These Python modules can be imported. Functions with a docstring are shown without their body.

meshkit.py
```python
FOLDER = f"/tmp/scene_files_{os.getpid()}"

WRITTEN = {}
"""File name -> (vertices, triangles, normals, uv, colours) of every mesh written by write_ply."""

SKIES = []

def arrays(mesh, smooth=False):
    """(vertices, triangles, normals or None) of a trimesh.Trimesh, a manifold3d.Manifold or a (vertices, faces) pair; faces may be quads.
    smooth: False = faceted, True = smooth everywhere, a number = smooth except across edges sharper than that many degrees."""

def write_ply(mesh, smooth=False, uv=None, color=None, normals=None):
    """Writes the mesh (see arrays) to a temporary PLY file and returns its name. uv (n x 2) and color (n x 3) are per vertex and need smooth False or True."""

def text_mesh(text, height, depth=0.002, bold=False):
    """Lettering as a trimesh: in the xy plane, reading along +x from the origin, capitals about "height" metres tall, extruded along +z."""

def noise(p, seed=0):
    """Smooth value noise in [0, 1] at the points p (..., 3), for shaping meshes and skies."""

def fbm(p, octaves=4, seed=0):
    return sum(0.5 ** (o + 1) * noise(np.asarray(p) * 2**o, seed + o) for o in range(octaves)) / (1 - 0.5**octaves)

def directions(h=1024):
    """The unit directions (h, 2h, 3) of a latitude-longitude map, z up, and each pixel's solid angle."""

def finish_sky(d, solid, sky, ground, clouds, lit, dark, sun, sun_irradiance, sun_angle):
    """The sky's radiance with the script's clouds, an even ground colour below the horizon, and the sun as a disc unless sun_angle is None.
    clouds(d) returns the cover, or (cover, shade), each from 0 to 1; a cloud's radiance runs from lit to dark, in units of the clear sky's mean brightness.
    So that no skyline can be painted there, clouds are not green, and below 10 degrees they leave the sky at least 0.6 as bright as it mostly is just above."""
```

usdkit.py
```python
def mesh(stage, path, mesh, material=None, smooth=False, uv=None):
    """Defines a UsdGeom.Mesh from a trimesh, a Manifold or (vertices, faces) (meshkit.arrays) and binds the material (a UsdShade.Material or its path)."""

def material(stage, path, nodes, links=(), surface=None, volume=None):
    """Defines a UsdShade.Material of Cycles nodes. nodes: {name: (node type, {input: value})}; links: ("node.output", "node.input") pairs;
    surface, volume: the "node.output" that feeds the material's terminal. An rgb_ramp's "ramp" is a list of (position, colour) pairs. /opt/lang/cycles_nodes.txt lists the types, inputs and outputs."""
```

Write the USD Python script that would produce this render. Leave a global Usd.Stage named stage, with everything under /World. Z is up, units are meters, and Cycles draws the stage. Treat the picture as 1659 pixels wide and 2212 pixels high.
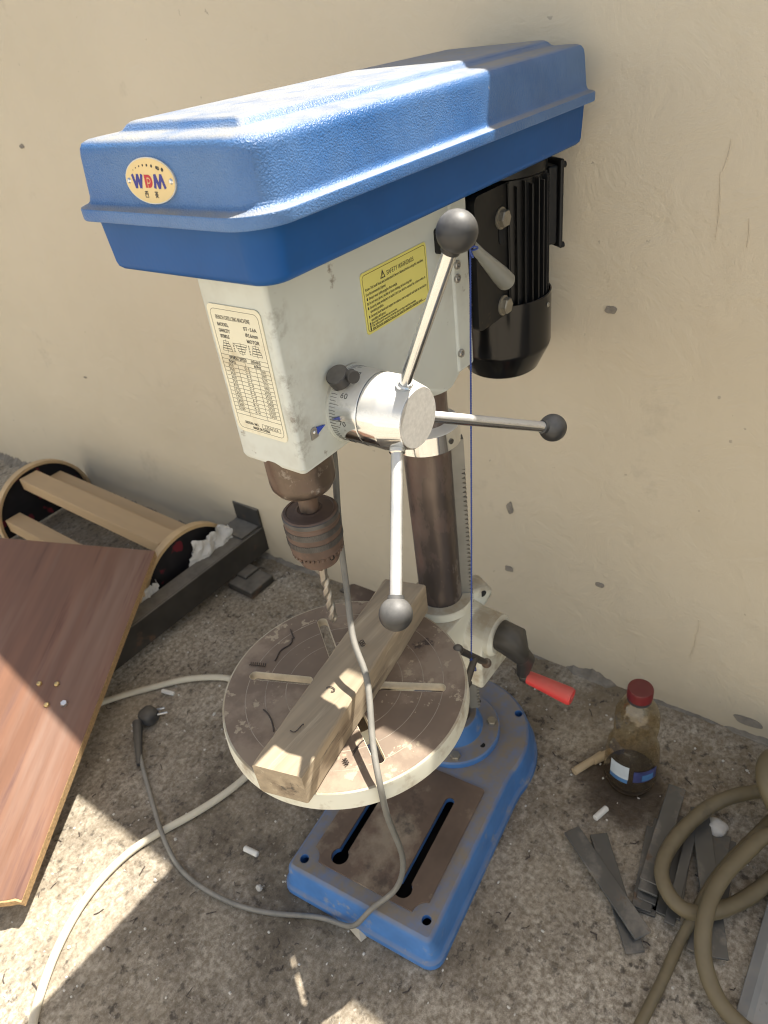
import math, random, sys
import numpy as np, trimesh, manifold3d as m3, usdkit, meshkit
from shapely.geometry import Polygon, Point, box as sbox, LineString
from shapely.ops import unary_union
from shapely import affinity
from pxr import Usd, UsdGeom, UsdLux, UsdShade, Gf, Sdf, Vt

random.seed(7); rng = np.random.default_rng(7)
stage = Usd.Stage.CreateInMemory()
UsdGeom.SetStageUpAxis(stage, UsdGeom.Tokens.z); UsdGeom.SetStageMetersPerUnit(stage, 1.0)
UsdGeom.Xform.Define(stage, '/World'); UsdGeom.Scope.Define(stage, '/World/Looks')
V = lambda *a: np.array(a, float)

# ---------------------------------------------------------------- camera
CAM = V(0.5500544, 0.4110365, 0.9362856)
ROT = np.array([[-0.594203, 0.795557, -0.11837], [0.519169, 0.266965, -0.811907], [-0.614318, -0.543892, -0.57166]])
FPX = 1542.97                                   # focal length in 1659-wide pixels
cam = UsdGeom.Camera.Define(stage, '/World/camera')
M = np.eye(4); M[0, :3] = ROT[0]; M[1, :3] = -ROT[1]; M[2, :3] = -ROT[2]; M[3, :3] = CAM
cam.AddTransformOp().Set(Gf.Matrix4d(*M.ravel().tolist()))
cam.CreateHorizontalApertureAttr(36.0); cam.CreateVerticalApertureAttr(48.0)
cam.CreateFocalLengthAttr(FPX / 1659 * 36.0)
cam.CreateFStopAttr(15.0); cam.CreateFocusDistanceAttr(0.60)
cam.CreateClippingRangeAttr(Gf.Vec2f(0.01, 100))
EXPOSURE = 1.60
cam.CreateExposureAttr(EXPOSURE)

# ---------------------------------------------------------------- sky and sun
KX, KY = 0.435, 0.166                             # shadow shift per metre of height: +x, -y
L = V(-KX, KY, 1); L /= np.linalg.norm(L)       # towards the sun
dome = UsdLux.DomeLight.Define(stage, '/World/sky')
skym = usdkit.material(stage, '/World/Looks/sky_air', {
    's': ('sky_texture', {'sky_type': 'single_scattering', 'sun_disc': False, 'sun_elevation': math.asin(L[2]),
                          'sun_rotation': math.atan2(L[0], L[1]), 'aerosol_density': 2.5}),
    'w': ('mix', {'mix_type': 'multiply', 'fac': 1.0, 'color2': (1.04, .98, .86)}),      # the camera's warm white balance
    'b': ('background_shader', {'strength': 0.08})}, [('s.color', 'w.color1'), ('w.color', 'b.color')], surface='b.background')
UsdShade.MaterialBindingAPI.Apply(dome.GetPrim()).Bind(skym)
dome.GetPrim().SetCustomDataByKey('kind', 'structure')
sun = UsdLux.DistantLight.Define(stage, '/World/sun')
sun.CreateNormalizeAttr(True); sun.CreateIntensityAttr(1.0); sun.CreateAngleAttr(0.5); sun.CreateColorAttr(Gf.Vec3f(1, .95, .86))
zx = L; xx = np.cross([0, 1, 0], zx); xx /= np.linalg.norm(xx); yx = np.cross(zx, xx)
M = np.eye(4); M[0, :3] = xx; M[1, :3] = yx; M[2, :3] = zx
sun.AddTransformOp().Set(Gf.Matrix4d(*M.ravel().tolist()))

# ---------------------------------------------------------------- helpers
def ray(u, v): return np.array([(u - 829.5) / FPX, (v - 1106) / FPX, 1.0]) @ ROT
def at(u, v, n, c):
    n = V(*n); d = ray(u, v); return CAM + d * ((c - CAM @ n) / (d @ n))
def FL(u, v, h=0.0): return at(u, v, (0, 0, 1), h)     # where the line of sight meets a level plane
def PY(u, v, y): return at(u, v, (0, 1, 0), y)
def PX(u, v, x): return at(u, v, (1, 0, 0), x)
WN, WD = V(-0.9990058, -0.0445793, 0), 0.2324844
def WA(u, v, d=0): return at(u, v, WN, WD - d)

used = {}
def numbered(path):
    k = used.get(path); used[path] = 1 if k is None else k + 1
    return path if k is None else '%s_%03d' % (path, k)
org = {'/World': np.zeros(3)}
def thing(name, label, cat, loc=(0, 0, 0), group=None, kind=None):
    path = numbered('/World/' + name); x = UsdGeom.Xform.Define(stage, path); x.AddTranslateOp().Set(Gf.Vec3d(*map(float, loc)))
    org[path] = V(*loc); tag(x.GetPrim(), label, cat, group, kind); return x.GetPrim()
def tag(o, label=None, cat=None, group=None, kind=None):
    for k, v in (('label', label), ('category', cat), ('group', group), ('kind', kind)):
        if v: o.SetCustomDataByKey(k, v)
    return o
def tm(mesh):
    if hasattr(mesh, 'to_mesh'):
        q = mesh.to_mesh(); return trimesh.Trimesh(np.array(q.vert_properties[:, :3]), np.array(q.tri_verts), process=False)
    if isinstance(mesh, (list,)): return trimesh.util.concatenate([tm(x) for x in mesh])
    return mesh
def obj(name, mesh, mat, parent=None, smooth=35, label=None, kind=None):
    pp = str(parent.GetPath()) if parent is not None else '/World'
    path = numbered(pp + '/' + name); o = org.get(pp, np.zeros(3)); mesh = tm(mesh).copy(); mesh.vertices = mesh.vertices - o
    p = usdkit.mesh(stage, path, mesh, LOOK[mat] if isinstance(mat, str) else mat, smooth=smooth).GetPrim(); org[path] = o
    return tag(p, label, kind=kind)
def single(name, mesh, mat, label, cat, group=None, kind=None, smooth=35):
    mesh = tm(mesh); b = mesh.bounds; loc = V((b[0][0] + b[1][0]) / 2, (b[0][1] + b[1][1]) / 2, b[0][2])
    path = numbered('/World/' + name); m2 = mesh.copy(); m2.vertices = m2.vertices - loc
    g = usdkit.mesh(stage, path, m2, LOOK[mat], smooth=smooth); UsdGeom.Xformable(g.GetPrim()).AddTranslateOp().Set(Gf.Vec3d(*map(float, loc))); org[path] = loc
    return tag(g.GetPrim(), label, cat, group, kind)

def frame(z, x=None):
    z = np.asarray(z, float) / np.linalg.norm(z)
    x = V(1, 0, 0) if x is None else np.asarray(x, float)
    if abs(x @ z) > .95 and abs((x @ z) / np.linalg.norm(x)) > .95: x = V(0, 1, 0)
    x = x - (x @ z) * z; x /= np.linalg.norm(x); return np.stack([x, np.cross(z, x), z], 1)
def put(mesh, o, R=None):
    m = tm(mesh).copy(); v = np.asarray(m.vertices)
    if R is not None: v = v @ np.asarray(R).T
    m.vertices = v + np.asarray(o); return m
def bbox(x0, x1, y0, y1, z0, z1, b=0.0):
    x0, x1 = sorted((x0, x1)); y0, y1 = sorted((y0, y1)); z0, z1 = sorted((z0, z1))
    if b <= 0:
        m = trimesh.creation.box((x1 - x0, y1 - y0, z1 - z0)); return put(m, ((x0 + x1) / 2, (y0 + y1) / 2, (z0 + z1) / 2))
    P = []
    for X, sx in ((x0, 1), (x1, -1)):
        for Y, sy in ((y0, 1), (y1, -1)):
            for Z, sz in ((z0, 1), (z1, -1)):
                P += [(X, Y + sy * b, Z + sz * b), (X + sx * b, Y, Z + sz * b), (X + sx * b, Y + sy * b, Z)]
    return trimesh.convex.convex_hull(np.array(P))
def rbox(x0, x1, y0, y1, z0, z1, r):
    P = [(x, y, z) for x in (x0 + r, x1 - r) for y in (y0 + r, y1 - r) for z in (z0 + r, z1 - r)]
    s = trimesh.creation.icosphere(2, r).vertices
    return trimesh.convex.convex_hull(np.concatenate([s + V(*p) for p in P]))
def lathe(prof, n=64, o=(0, 0, 0), axis=(0, 0, 1), x=None):
    m = trimesh.creation.revolve(np.array(prof, float), sections=n); return put(m, o, frame(axis, x))
def cyl(p, q, r, r2=None, n=32, b=0.0):
    p, q = V(*p), V(*q); l = np.linalg.norm(q - p); r2 = r if r2 is None else r2
    pr = [(0, 0), (r - b, 0), (r, b), (r2, l - b), (r2 - b, l), (0, l)] if b else [(0, 0), (r, 0), (r2, l), (0, l)]
    return lathe(pr, n, p, q - p)
def hexa(p, q, r): return lathe([(0, 0), (r, 0), (r, .8 * np.linalg.norm(V(*q) - V(*p))), (r * .9, np.linalg.norm(V(*q) - V(*p))), (0, np.linalg.norm(V(*q) - V(*p)))], 6, p, V(*q) - V(*p))
def ball(c, r, sub=3): return put(trimesh.creation.icosphere(sub, r), c)
def spline(P, n=12):
    from scipy.interpolate import CubicSpline
    P = np.array(P, float); s = np.r_[0, np.cumsum(np.sqrt(np.linalg.norm(np.diff(P, axis=0), axis=1)))]
    t = np.linspace(0, s[-1], n * (len(P) - 1) + 1); return CubicSpline(s, P)(t)
def tube(P, r, n=14, cap=True):
    P = np.array(P, float); N = len(P); r = np.broadcast_to(r, N); T = np.gradient(P, axis=0); T /= np.linalg.norm(T, axis=1)[:, None]
    u = np.cross(T[0], [0, 0, 1.0]);  u = u if np.linalg.norm(u) > 1e-3 else np.cross(T[0], [1.0, 0, 0]); u /= np.linalg.norm(u); rings = []
    a = np.linspace(0, 2 * np.pi, n, endpoint=False)
    for i in range(N):
        u = u - (u @ T[i]) * T[i]; u /= np.linalg.norm(u); w = np.cross(T[i], u)
        rings.append(P[i] + r[i] * (np.cos(a)[:, None] * u + np.sin(a)[:, None] * w))
    return loft(rings, cap)
def loft(rings, cap=True, capface=None):
    n = len(rings[0]); v = np.concatenate(rings); F = []
    i = np.arange(n); j = (i + 1) % n
    for k in range(len(rings) - 1):
        a, b = k * n, (k + 1) * n
        F += [np.stack([a + i, a + j, b + j], 1), np.stack([a + i, b + j, b + i], 1)]
    if cap:
        c0, c1 = len(v), len(v) + 1; v = np.vstack([v, rings[0].mean(0), rings[-1].mean(0)]); e = (len(rings) - 1) * n
        F += [np.stack([np.full(n, c0), j, i], 1), np.stack([np.full(n, c1), e + i, e + j], 1)]
    return trimesh.Trimesh(v, np.concatenate(F), process=False)
def rrect(x0, x1, y0, y1, rs, z, n=10):
    """rounded rectangle ring, ccw; rs = radius at (x1,y0),(x1,y1),(x0,y1),(x0,y0)"""
    out = []
    for (cx, cy, sx, sy, a0), r in zip(((x1, y0, -1, 1, -90), (x1, y1, -1, -1, 0), (x0, y1, 1, -1, 90), (x0, y0, 1, 1, 180)), rs):
        r = max(r, 1e-4)
        for t in np.radians(np.linspace(a0, a0 + 90, n)): out.append((cx + sx * r + r * math.cos(t), cy + sy * r + r * math.sin(t), z))
    return np.array(out)
def extr(poly, h, o=(0, 0, 0), R=None): 
    gs = getattr(poly, 'geoms', [poly])
    return put(trimesh.util.concatenate([trimesh.creation.extrude_polygon(g, h, engine='earcut') for g in gs if g.area > 1e-12]), o, R)
def man(m):
    m = tm(m); m = trimesh.Trimesh(m.vertices, m.faces, process=True); m.merge_vertices(); 
    if m.volume < 0: m.invert()
    return m3.Manifold(m3.Mesh(np.asarray(m.vertices, np.float32), np.asarray(m.faces, np.uint32)))
def cat(*a): return trimesh.util.concatenate([tm(x) for x in a])

# ---------------------------------------------------------------- materials
LOOK = {}
def mat(name, base, rough=.5, metal=0.0, var=(0, 8), spots=(), bump=(), dust=None, tint=None, world=True, spec=None, extra=None, stretch=None):
    """base colour; var=(amount, scale); spots=[(colour, scale, lo, hi)] patches where a noise passes lo..hi; bump=[(strength, scale, distance)];
    dust=(colour, amount, lo, hi) settles on faces whose normal points up"""
    N, K = {}, []
    N['tc'] = ('texture_coordinate', {}); src = 'tc.object'
    if stretch:
        N['mp'] = ('mapping', {'scale': stretch}); K.append((src, 'mp.vector')); src = 'mp.vector'
    b = V(*base); a, s = var
    N['n0'] = ('noise_texture', {'scale': s, 'detail': 6, 'roughness': .6}); K.append((src, 'n0.vector'))
    N['r0'] = ('rgb_ramp', {'ramp': [(.28, tuple(np.clip(b * (1 - a), 0, 1))), (.72, tuple(np.clip(b * (1 + a), 0, 1)))]}); K.append(('n0.fac', 'r0.fac'))
    col = 'r0.color'; covers = []
    for i, sp in enumerate(spots):
        c, s, lo, hi = sp[:4]
        N[f's{i}'] = ('noise_texture', {'scale': s, 'detail': 7, 'roughness': .65 if len(sp) < 5 else sp[4]}); K.append((src, f's{i}.vector'))
        N[f'm{i}'] = ('map_range', {'from_min': lo, 'from_max': hi, 'to_min': 0, 'to_max': 1, 'clamp': True}); K.append((f's{i}.fac', f'm{i}.value'))
        N[f'x{i}'] = ('mix_color', {'b': c}); K += [(f'm{i}.result', f'x{i}.fac'), (col, f'x{i}.a')]; col = f'x{i}.result'; covers.append(f'm{i}.result')
    if extra: col = extra(N, K, src, col)
    if dust:
        c, am, lo, hi = dust
        N['g'] = ('geometry', {}); N['sx'] = ('separate_xyz', {}); K.append(('g.normal', 'sx.vector'))
        N['dz'] = ('map_range', {'from_min': lo, 'from_max': hi, 'to_min': 0, 'to_max': am, 'clamp': True}); K.append(('sx.z', 'dz.value'))
        N['dn'] = ('noise_texture', {'scale': 40, 'detail': 6, 'roughness': .7}); K.append(('tc.object', 'dn.vector'))
        N['dm'] = ('map_range', {'from_min': .3, 'from_max': .62, 'to_min': .45, 'to_max': 1.0, 'clamp': True}); K.append(('dn.fac', 'dm.value'))
        N['dd'] = ('math', {'math_type': 'multiply'}); K += [('dz.result', 'dd.value1'), ('dm.result', 'dd.value2')]
        N['dx'] = ('mix_color', {'b': c}); K += [('dd.value', 'dx.fac'), (col, 'dx.a')]; col = 'dx.result'; covers.append('dd.value')
    P = {'roughness': rough, 'metallic': metal}
    if spec is not None: P['specular_ior_level'] = spec
    N['p'] = ('principled_bsdf', P); K.append((col, 'p.base_color'))
    if covers:      # patches and dust are dull and not metallic
        f = covers[0]
        for i, c in enumerate(covers[1:]):
            N[f'u{i}'] = ('math', {'math_type': 'maximum'}); K += [(f, f'u{i}.value1'), (c, f'u{i}.value2')]; f = f'u{i}.value'
        N['fr'] = ('mix_float', {'a': rough, 'b': max(rough, .75)}); K += [(f, 'fr.fac'), ('fr.result', 'p.roughness')]
        if metal > 0:
            N['fm'] = ('mix_float', {'a': metal, 'b': 0.0}); K += [(f, 'fm.fac'), ('fm.result', 'p.metallic')]
    prev = None
    for i, (st, s, d) in enumerate(bump):
        N[f'bn{i}'] = ('noise_texture', {'scale': s, 'detail': 3, 'roughness': .5}); K.append((src, f'bn{i}.vector'))
        N[f'b{i}'] = ('bump', {'strength': st, 'distance': d}); K.append((f'bn{i}.fac', f'b{i}.height'))
        if prev: K.append((prev, f'b{i}.normal'))
        prev = f'b{i}.normal'
    if prev: K.append((prev, 'p.normal'))
    LOOK[name] = usdkit.material(stage, '/World/Looks/' + name, N, K, surface='p.BSDF')

def head_grime(N, K, src, col):
    N['hs'] = ('separate_xyz', {}); K.append((src, 'hs.vector'))
    N['hy'] = ('math', {'math_type': 'absolute'}); K.append(('hs.y', 'hy.value1'))
    N['hm'] = ('map_range', {'from_min': .0275, 'from_max': .0360, 'to_min': 0, 'to_max': 1, 'clamp': True}); K.append(('hy.value', 'hm.value'))
    N['hx'] = ('map_range', {'from_min': .196, 'from_max': .214, 'to_min': 0, 'to_max': 1, 'clamp': True}); K.append(('hs.x', 'hx.value'))
    N['hn'] = ('noise_texture', {'scale': 42, 'detail': 8, 'roughness': .72}); K.append((src, 'hn.vector'))
    N['ht'] = ('map_range', {'from_min': .49, 'from_max': .60, 'to_min': 0, 'to_max': .65, 'clamp': True}); K.append(('hn.fac', 'ht.value'))
    for a, b, c in (('hm.result', 'hx.result', 'h1'), ('h1.value', 'ht.result', 'h2')):
        N[c] = ('math', {'math_type': 'multiply'}); K.extend([(a, c + '.value1'), (b, c + '.value2')])
    N['hz'] = ('mix_color', {'b': (.17, .135, .10)}); K.extend([('h2.value', 'hz.fac'), (col, 'hz.a')]); return 'hz.result'
DUST = (.27, .262, .235)
mat('blue_hammer', (.026, .104, .282), .27, var=(.12, 30), bump=[(.8, 820, .0010)], dust=(DUST, .95, .70, .97),
    spots=[((.20, .30, .42), 5, .35, 1.25), ((.45, .38, .27), 26, .68, .74), ((.05, .05, .055), 60, .72, .75)])
mat('blue_smooth', (.005, .066, .225), .5, spec=.25, var=(.10, 20), bump=[(.25, 300, .0006)], dust=(DUST, .5, .5, 1), spots=[((.30, .30, .28), 60, .70, .80)])
mat('blue_base', (.055, .160, .380), .5, var=(.15, 30), bump=[(.3, 200, .0008)], dust=((.215, .178, .130), 1.0, .45, .9),
    spots=[((.20, .12, .07), 18, .64, .70), ((.30, .27, .22), 40, .58, .75)])
mat('grey_paint', (.51, .53, .48), .40, var=(.05, 12), bump=[(.15, 160, .0005)], dust=((.36, .31, .24), .8, .2, .9),
    spots=[((.40, .38, .32), 8, .5, .75), ((.17, .135, .10), 30, .635, .70), ((.60, .61, .56), 16, .66, .70)], extra=head_grime)
mat('cream_paint', (.60, .59, .49), .45, var=(.06, 14), bump=[(.15, 120, .0006)], dust=((.34, .275, .18), .95, .15, .9), spots=[((.34, .28, .20), 22, .52, .70)])
mat('table_top', (.190, .138, .098), .62, var=(.25, 9), bump=[(.2, 260, .0004)],
    spots=[((.275, .212, .152), 9, .48, .57), ((.38, .31, .215), 55, .59, .63), ((.06, .045, .038), 25, .67, .73)])
mat('ring_pale', (.30, .25, .19), .6, var=(.4, 60)); mat('cream_dirty', (.58, .50, .36), .6, var=(.2, 60))
mat('rusty_plate', (.115, .078, .055), .7, var=(.45, 9), bump=[(.3, 200, .0005)], spots=[((.27, .215, .155), 10, .54, .66), ((.04, .032, .028), 14, .60, .72)])
mat('column_steel', (.130, .105, .092), .30, metal=.7, var=(.40, 14), bump=[(.1, 300, .0002)], spots=[((.34, .31, .29), 26, .555, .72), ((.105, .055, .040), 16, .50, .66), ((.07, .05, .04), 70, .64, .70)], stretch=(1, 1, .4))
mat('quill_steel', (.125, .095, .074), .34, metal=.65, var=(.35, 16), bump=[(.15, 300, .0003)], spots=[((.12, .075, .05), 24, .52, .64), ((.42, .38, .33), 60, .60, .76)])
mat('chuck_rust', (.105, .070, .054), .6, metal=.35, var=(.3, 30), bump=[(.3, 400, .0004)], spots=[((.15, .085, .055), 45, .55, .70)])
mat('chuck_dark', (.085, .080, .075), .5, metal=.5, var=(.3, 60), bump=[(.3, 500, .0004)])
mat('chrome', (.68, .70, .72), .10, metal=1.0, var=(.03, 20), dust=((.60, .57, .50), .93, .25, .75), bump=[(.03, 200, .0002)])
mat('chrome_rod', (.66, .68, .70), .14, metal=1.0, var=(.05, 40), dust=((.58, .55, .49), .85, .1, .8), spots=[((.40, .28, .17), 70, .66, .74)])
mat('chrome_face', (.52, .505, .47), .5, metal=.35, var=(.12, 300), bump=[(.2, 600, .0003)])
mat('steel', (.42, .41, .39), .34, metal=.9, var=(.12, 30), dust=((.45, .41, .34), .7, .3, .9))
mat('rack_steel', (.21, .20, .17), .5, metal=.35, var=(.12, 30), bump=[(.1, 300, .0002)])
mat('bit_steel', (.27, .25, .22), .38, metal=.8, var=(.2, 50))
mat('zinc_bolt', (.30, .275, .22), .5, metal=.7, var=(.2, 60), spots=[((.16, .12, .08), 80, .55, .7)])
mat('black_ball', (.020, .020, .020), .42, var=(.2, 60), bump=[(.08, 500, .0003)], dust=((.25, .24, .225), .68, .1, 1.0))
mat('black_plastic', (.022, .021, .021), .45, var=(.2, 40), dust=((.30, .27, .23), .55, .3, 1), bump=[(.1, 400, .0003)])
mat('motor_black', (.006, .006, .006), .34, spec=.3, var=(.2, 30), dust=((.16, .13, .10), .75, .4, 1), spots=[((.14, .105, .07), 30, .68, .76)])
mat('fan_black', (.005, .005, .005), .16, spec=.35, var=(.1, 20), dust=((.12, .10, .08), .6, .5, 1))
mat('bracket_black', (.008, .008, .008), .45, spec=.3, var=(.3, 20), spots=[((.17, .125, .08), 22, .61, .70)], bump=[(.2, 160, .0006)])
mat('crank_black', (.028, .026, .022), .5, var=(.25, 30), bump=[(.25, 220, .0006)], dust=((.14, .12, .09), .7, .2, 1))
mat('red_grip', (.58, .045, .040), .5, var=(.08, 30), bump=[(.15, 300, .0004)], dust=((.50, .20, .15), .5, .3, 1))
mat('lever_grey', (.24, .24, .21), .33, metal=.35, var=(.1, 30), dust=((.42, .39, .33), .5, .2, 1))
mat('wood_block', (.315, .250, .168), .78, var=(.30, 55), stretch=(.07, 1, 1), bump=[(.35, 120, .0006)],
    spots=[((.19, .14, .092), 34, .53, .68), ((.05, .042, .035), 30, .62, .69), ((.44, .36, .25), 90, .57, .70)])
mat('pale_wood', (.44, .305, .165), .65, var=(.12, 14), stretch=(1, .12, 1), bump=[(.15, 160, .0004)])
mat('plywood', (.50, .35, .185), .6, var=(.12, 30))
mat('stick_wood', (.44, .34, .21), .7, var=(.15, 40), stretch=(.3, 1, 1))
mat('laminate', (.150, .070, .039), .40, var=(.22, 26), stretch=(.10, 1.4, 1), bump=[(.12, 200, .0003)], spots=[((.22, .15, .115), 7, .52, .80), ((.085, .035, .026), 24, .56, .72)])
mat('chipboard', (.42, .27, .13), .85, var=(.35, 220), bump=[(.8, 300, .002)])
mat('brass', (.55, .40, .18), .32, metal=.9, var=(.2, 80)); mat('zinc', (.60, .60, .58), .3, metal=.9, var=(.1, 80))
mat('dark_steel', (.055, .050, .043), .52, metal=.45, var=(.3, 14), bump=[(.2, 150, .0005)], dust=((.23, .205, .165), .75, .4, 1), spots=[((.13, .075, .045), 20, .60, .72)])
mat('strip_steel', (.125, .123, .115), .45, metal=.6, var=(.22, 12), bump=[(.1, 200, .0003)], spots=[((.25, .22, .18), 18, .50, .66), ((.12, .08, .05), 36, .60, .68)])
mat('galvanised', (.27, .275, .275), .5, metal=.5, var=(.2, 10), spots=[((.33, .30, .25), 12, .48, .70), ((.12, .11, .10), 40, .66, .74)], bump=[(.15, 120, .0005)])
mat('fabric', (.012, .010, .011), .85, var=(.4, 40), spots=[((.16, .012, .022), 24, .60, .64, .45)])
mat('cloth_white', (.56, .54, .50), .8, var=(.1, 30), bump=[(.3, 120, .001)])
mat('hose_rubber', (.112, .088, .047), .50, var=(.22, 16), bump=[(.2, 180, .0006)], dust=((.20, .16, .095), .6, .3, 1), spots=[((.075, .06, .038), 26, .56, .70)])
mat('cable_cream', (.60, .55, .43), .5, var=(.06, 30), dust=((.46, .40, .30), .5, .3, 1))
mat('cord_grey', (.120, .118, .105), .5, var=(.12, 40), dust=((.36, .33, .28), .6, .0, .9))
mat('plug_black', (.035, .034, .033), .5, var=(.2, 40), dust=((.15, .13, .10), .6, .3, 1))
mat('string_blue', (.035, .065, .24), .8, var=(.35, 900)); mat('chip_dark', (.06, .045, .036), .7, var=(.4, 300))
mat('white_filter', (.68, .66, .60), .8, var=(.06, 80)); mat('paper_card', (.46, .42, .34), .8, var=(.08, 30)); mat('stone_white', (.58, .55, .49), .85, var=(.15, 60), bump=[(.4, 100, .002)])
mat('label_cream', (.66, .62, .47), .42, var=(.03, 20), spots=[((.45, .36, .22), 24, .56, .80)]); mat('label_yellow', (.66, .60, .16), .45, var=(.02, 20))
mat('label_silver', (.55, .54, .50), .4, metal=.4); mat('badge_gold', (.66, .49, .22), .4, var=(.03, 60))
mat('ink_black', (.022, .021, .02), .6); mat('ink_blue', (.025, .022, .19), .5); mat('ink_red', (.42, .012, .022), .5)
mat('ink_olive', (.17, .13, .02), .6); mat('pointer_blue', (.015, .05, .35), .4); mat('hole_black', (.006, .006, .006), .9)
mat('cavity_shade', (.012, .011, .010), .9)  # near-black that paints in the shade below the base slots
mat('bounce_white', (.60, .60, .58), .8, var=(.06, 3), bump=[(.2, 60, .002)])
mat('cap_red', (.115, .010, .011), .42, var=(.1, 60), dust=((.16, .05, .04), .4, .5, 1))
mat('cement_chip', (.20, .175, .14), .9, var=(.25, 60), bump=[(.8, 160, .003)])
mat('label_white', (.42, .46, .48), .5, var=(.1, 60)); mat('label_blue', (.05, .13, .26), .5, var=(.3, 60)); mat('label_dark', (.03, .035, .10), .5, var=(.6, 60))
mat('pink_wood', (.40, .26, .19), .7, var=(.12, 30))
# oil and the bottle's thin clear plastic
LOOK['oil'] = usdkit.material(stage, '/World/Looks/oil', {'p': ('principled_bsdf', {'base_color': (.018, .008, .004), 'roughness': .35, 'specular_ior_level': .2})}, [], surface='p.BSDF')
LOOK['bottle_plastic'] = usdkit.material(stage, '/World/Looks/bottle_plastic', {
    'tc': ('texture_coordinate', {}), 'n': ('noise_texture', {'scale': 40, 'detail': 4}), 'b': ('bump', {'strength': .5, 'distance': .003}),
    'r': ('rgb_ramp', {'ramp': [(.35, (.74, .62, .40)), (.65, (.93, .89, .78))]}),
    't': ('transparent_bsdf', {}), 'g': ('glossy_bsdf', {'roughness': .06, 'color': (.9, .9, .9)}), 'd': ('diffuse_bsdf', {'color': (.42, .37, .25)}),
    'f': ('math', {'math_type': 'multiply_add', 'value2': .5, 'value3': .07}), 'lw': ('layer_weight', {'blend': .5}), 'pw': ('math', {'math_type': 'power', 'value2': 3.0}), 'm0': ('mix_closure', {'fac': .035}), 'm': ('mix_closure', {})},
    [('tc.object', 'n.vector'), ('n.fac', 'b.height'), ('b.normal', 'g.normal'), ('b.normal', 'lw.normal'), ('lw.facing', 'pw.value1'), ('pw.value', 'f.value1'), ('n.fac', 'r.fac'), ('r.color', 't.color'),
     ('t.BSDF', 'm0.closure1'), ('d.BSDF', 'm0.closure2'), ('f.value', 'm.fac'), ('m0.closure', 'm.closure1'), ('g.BSDF', 'm.closure2')], surface='m.closure')

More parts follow.
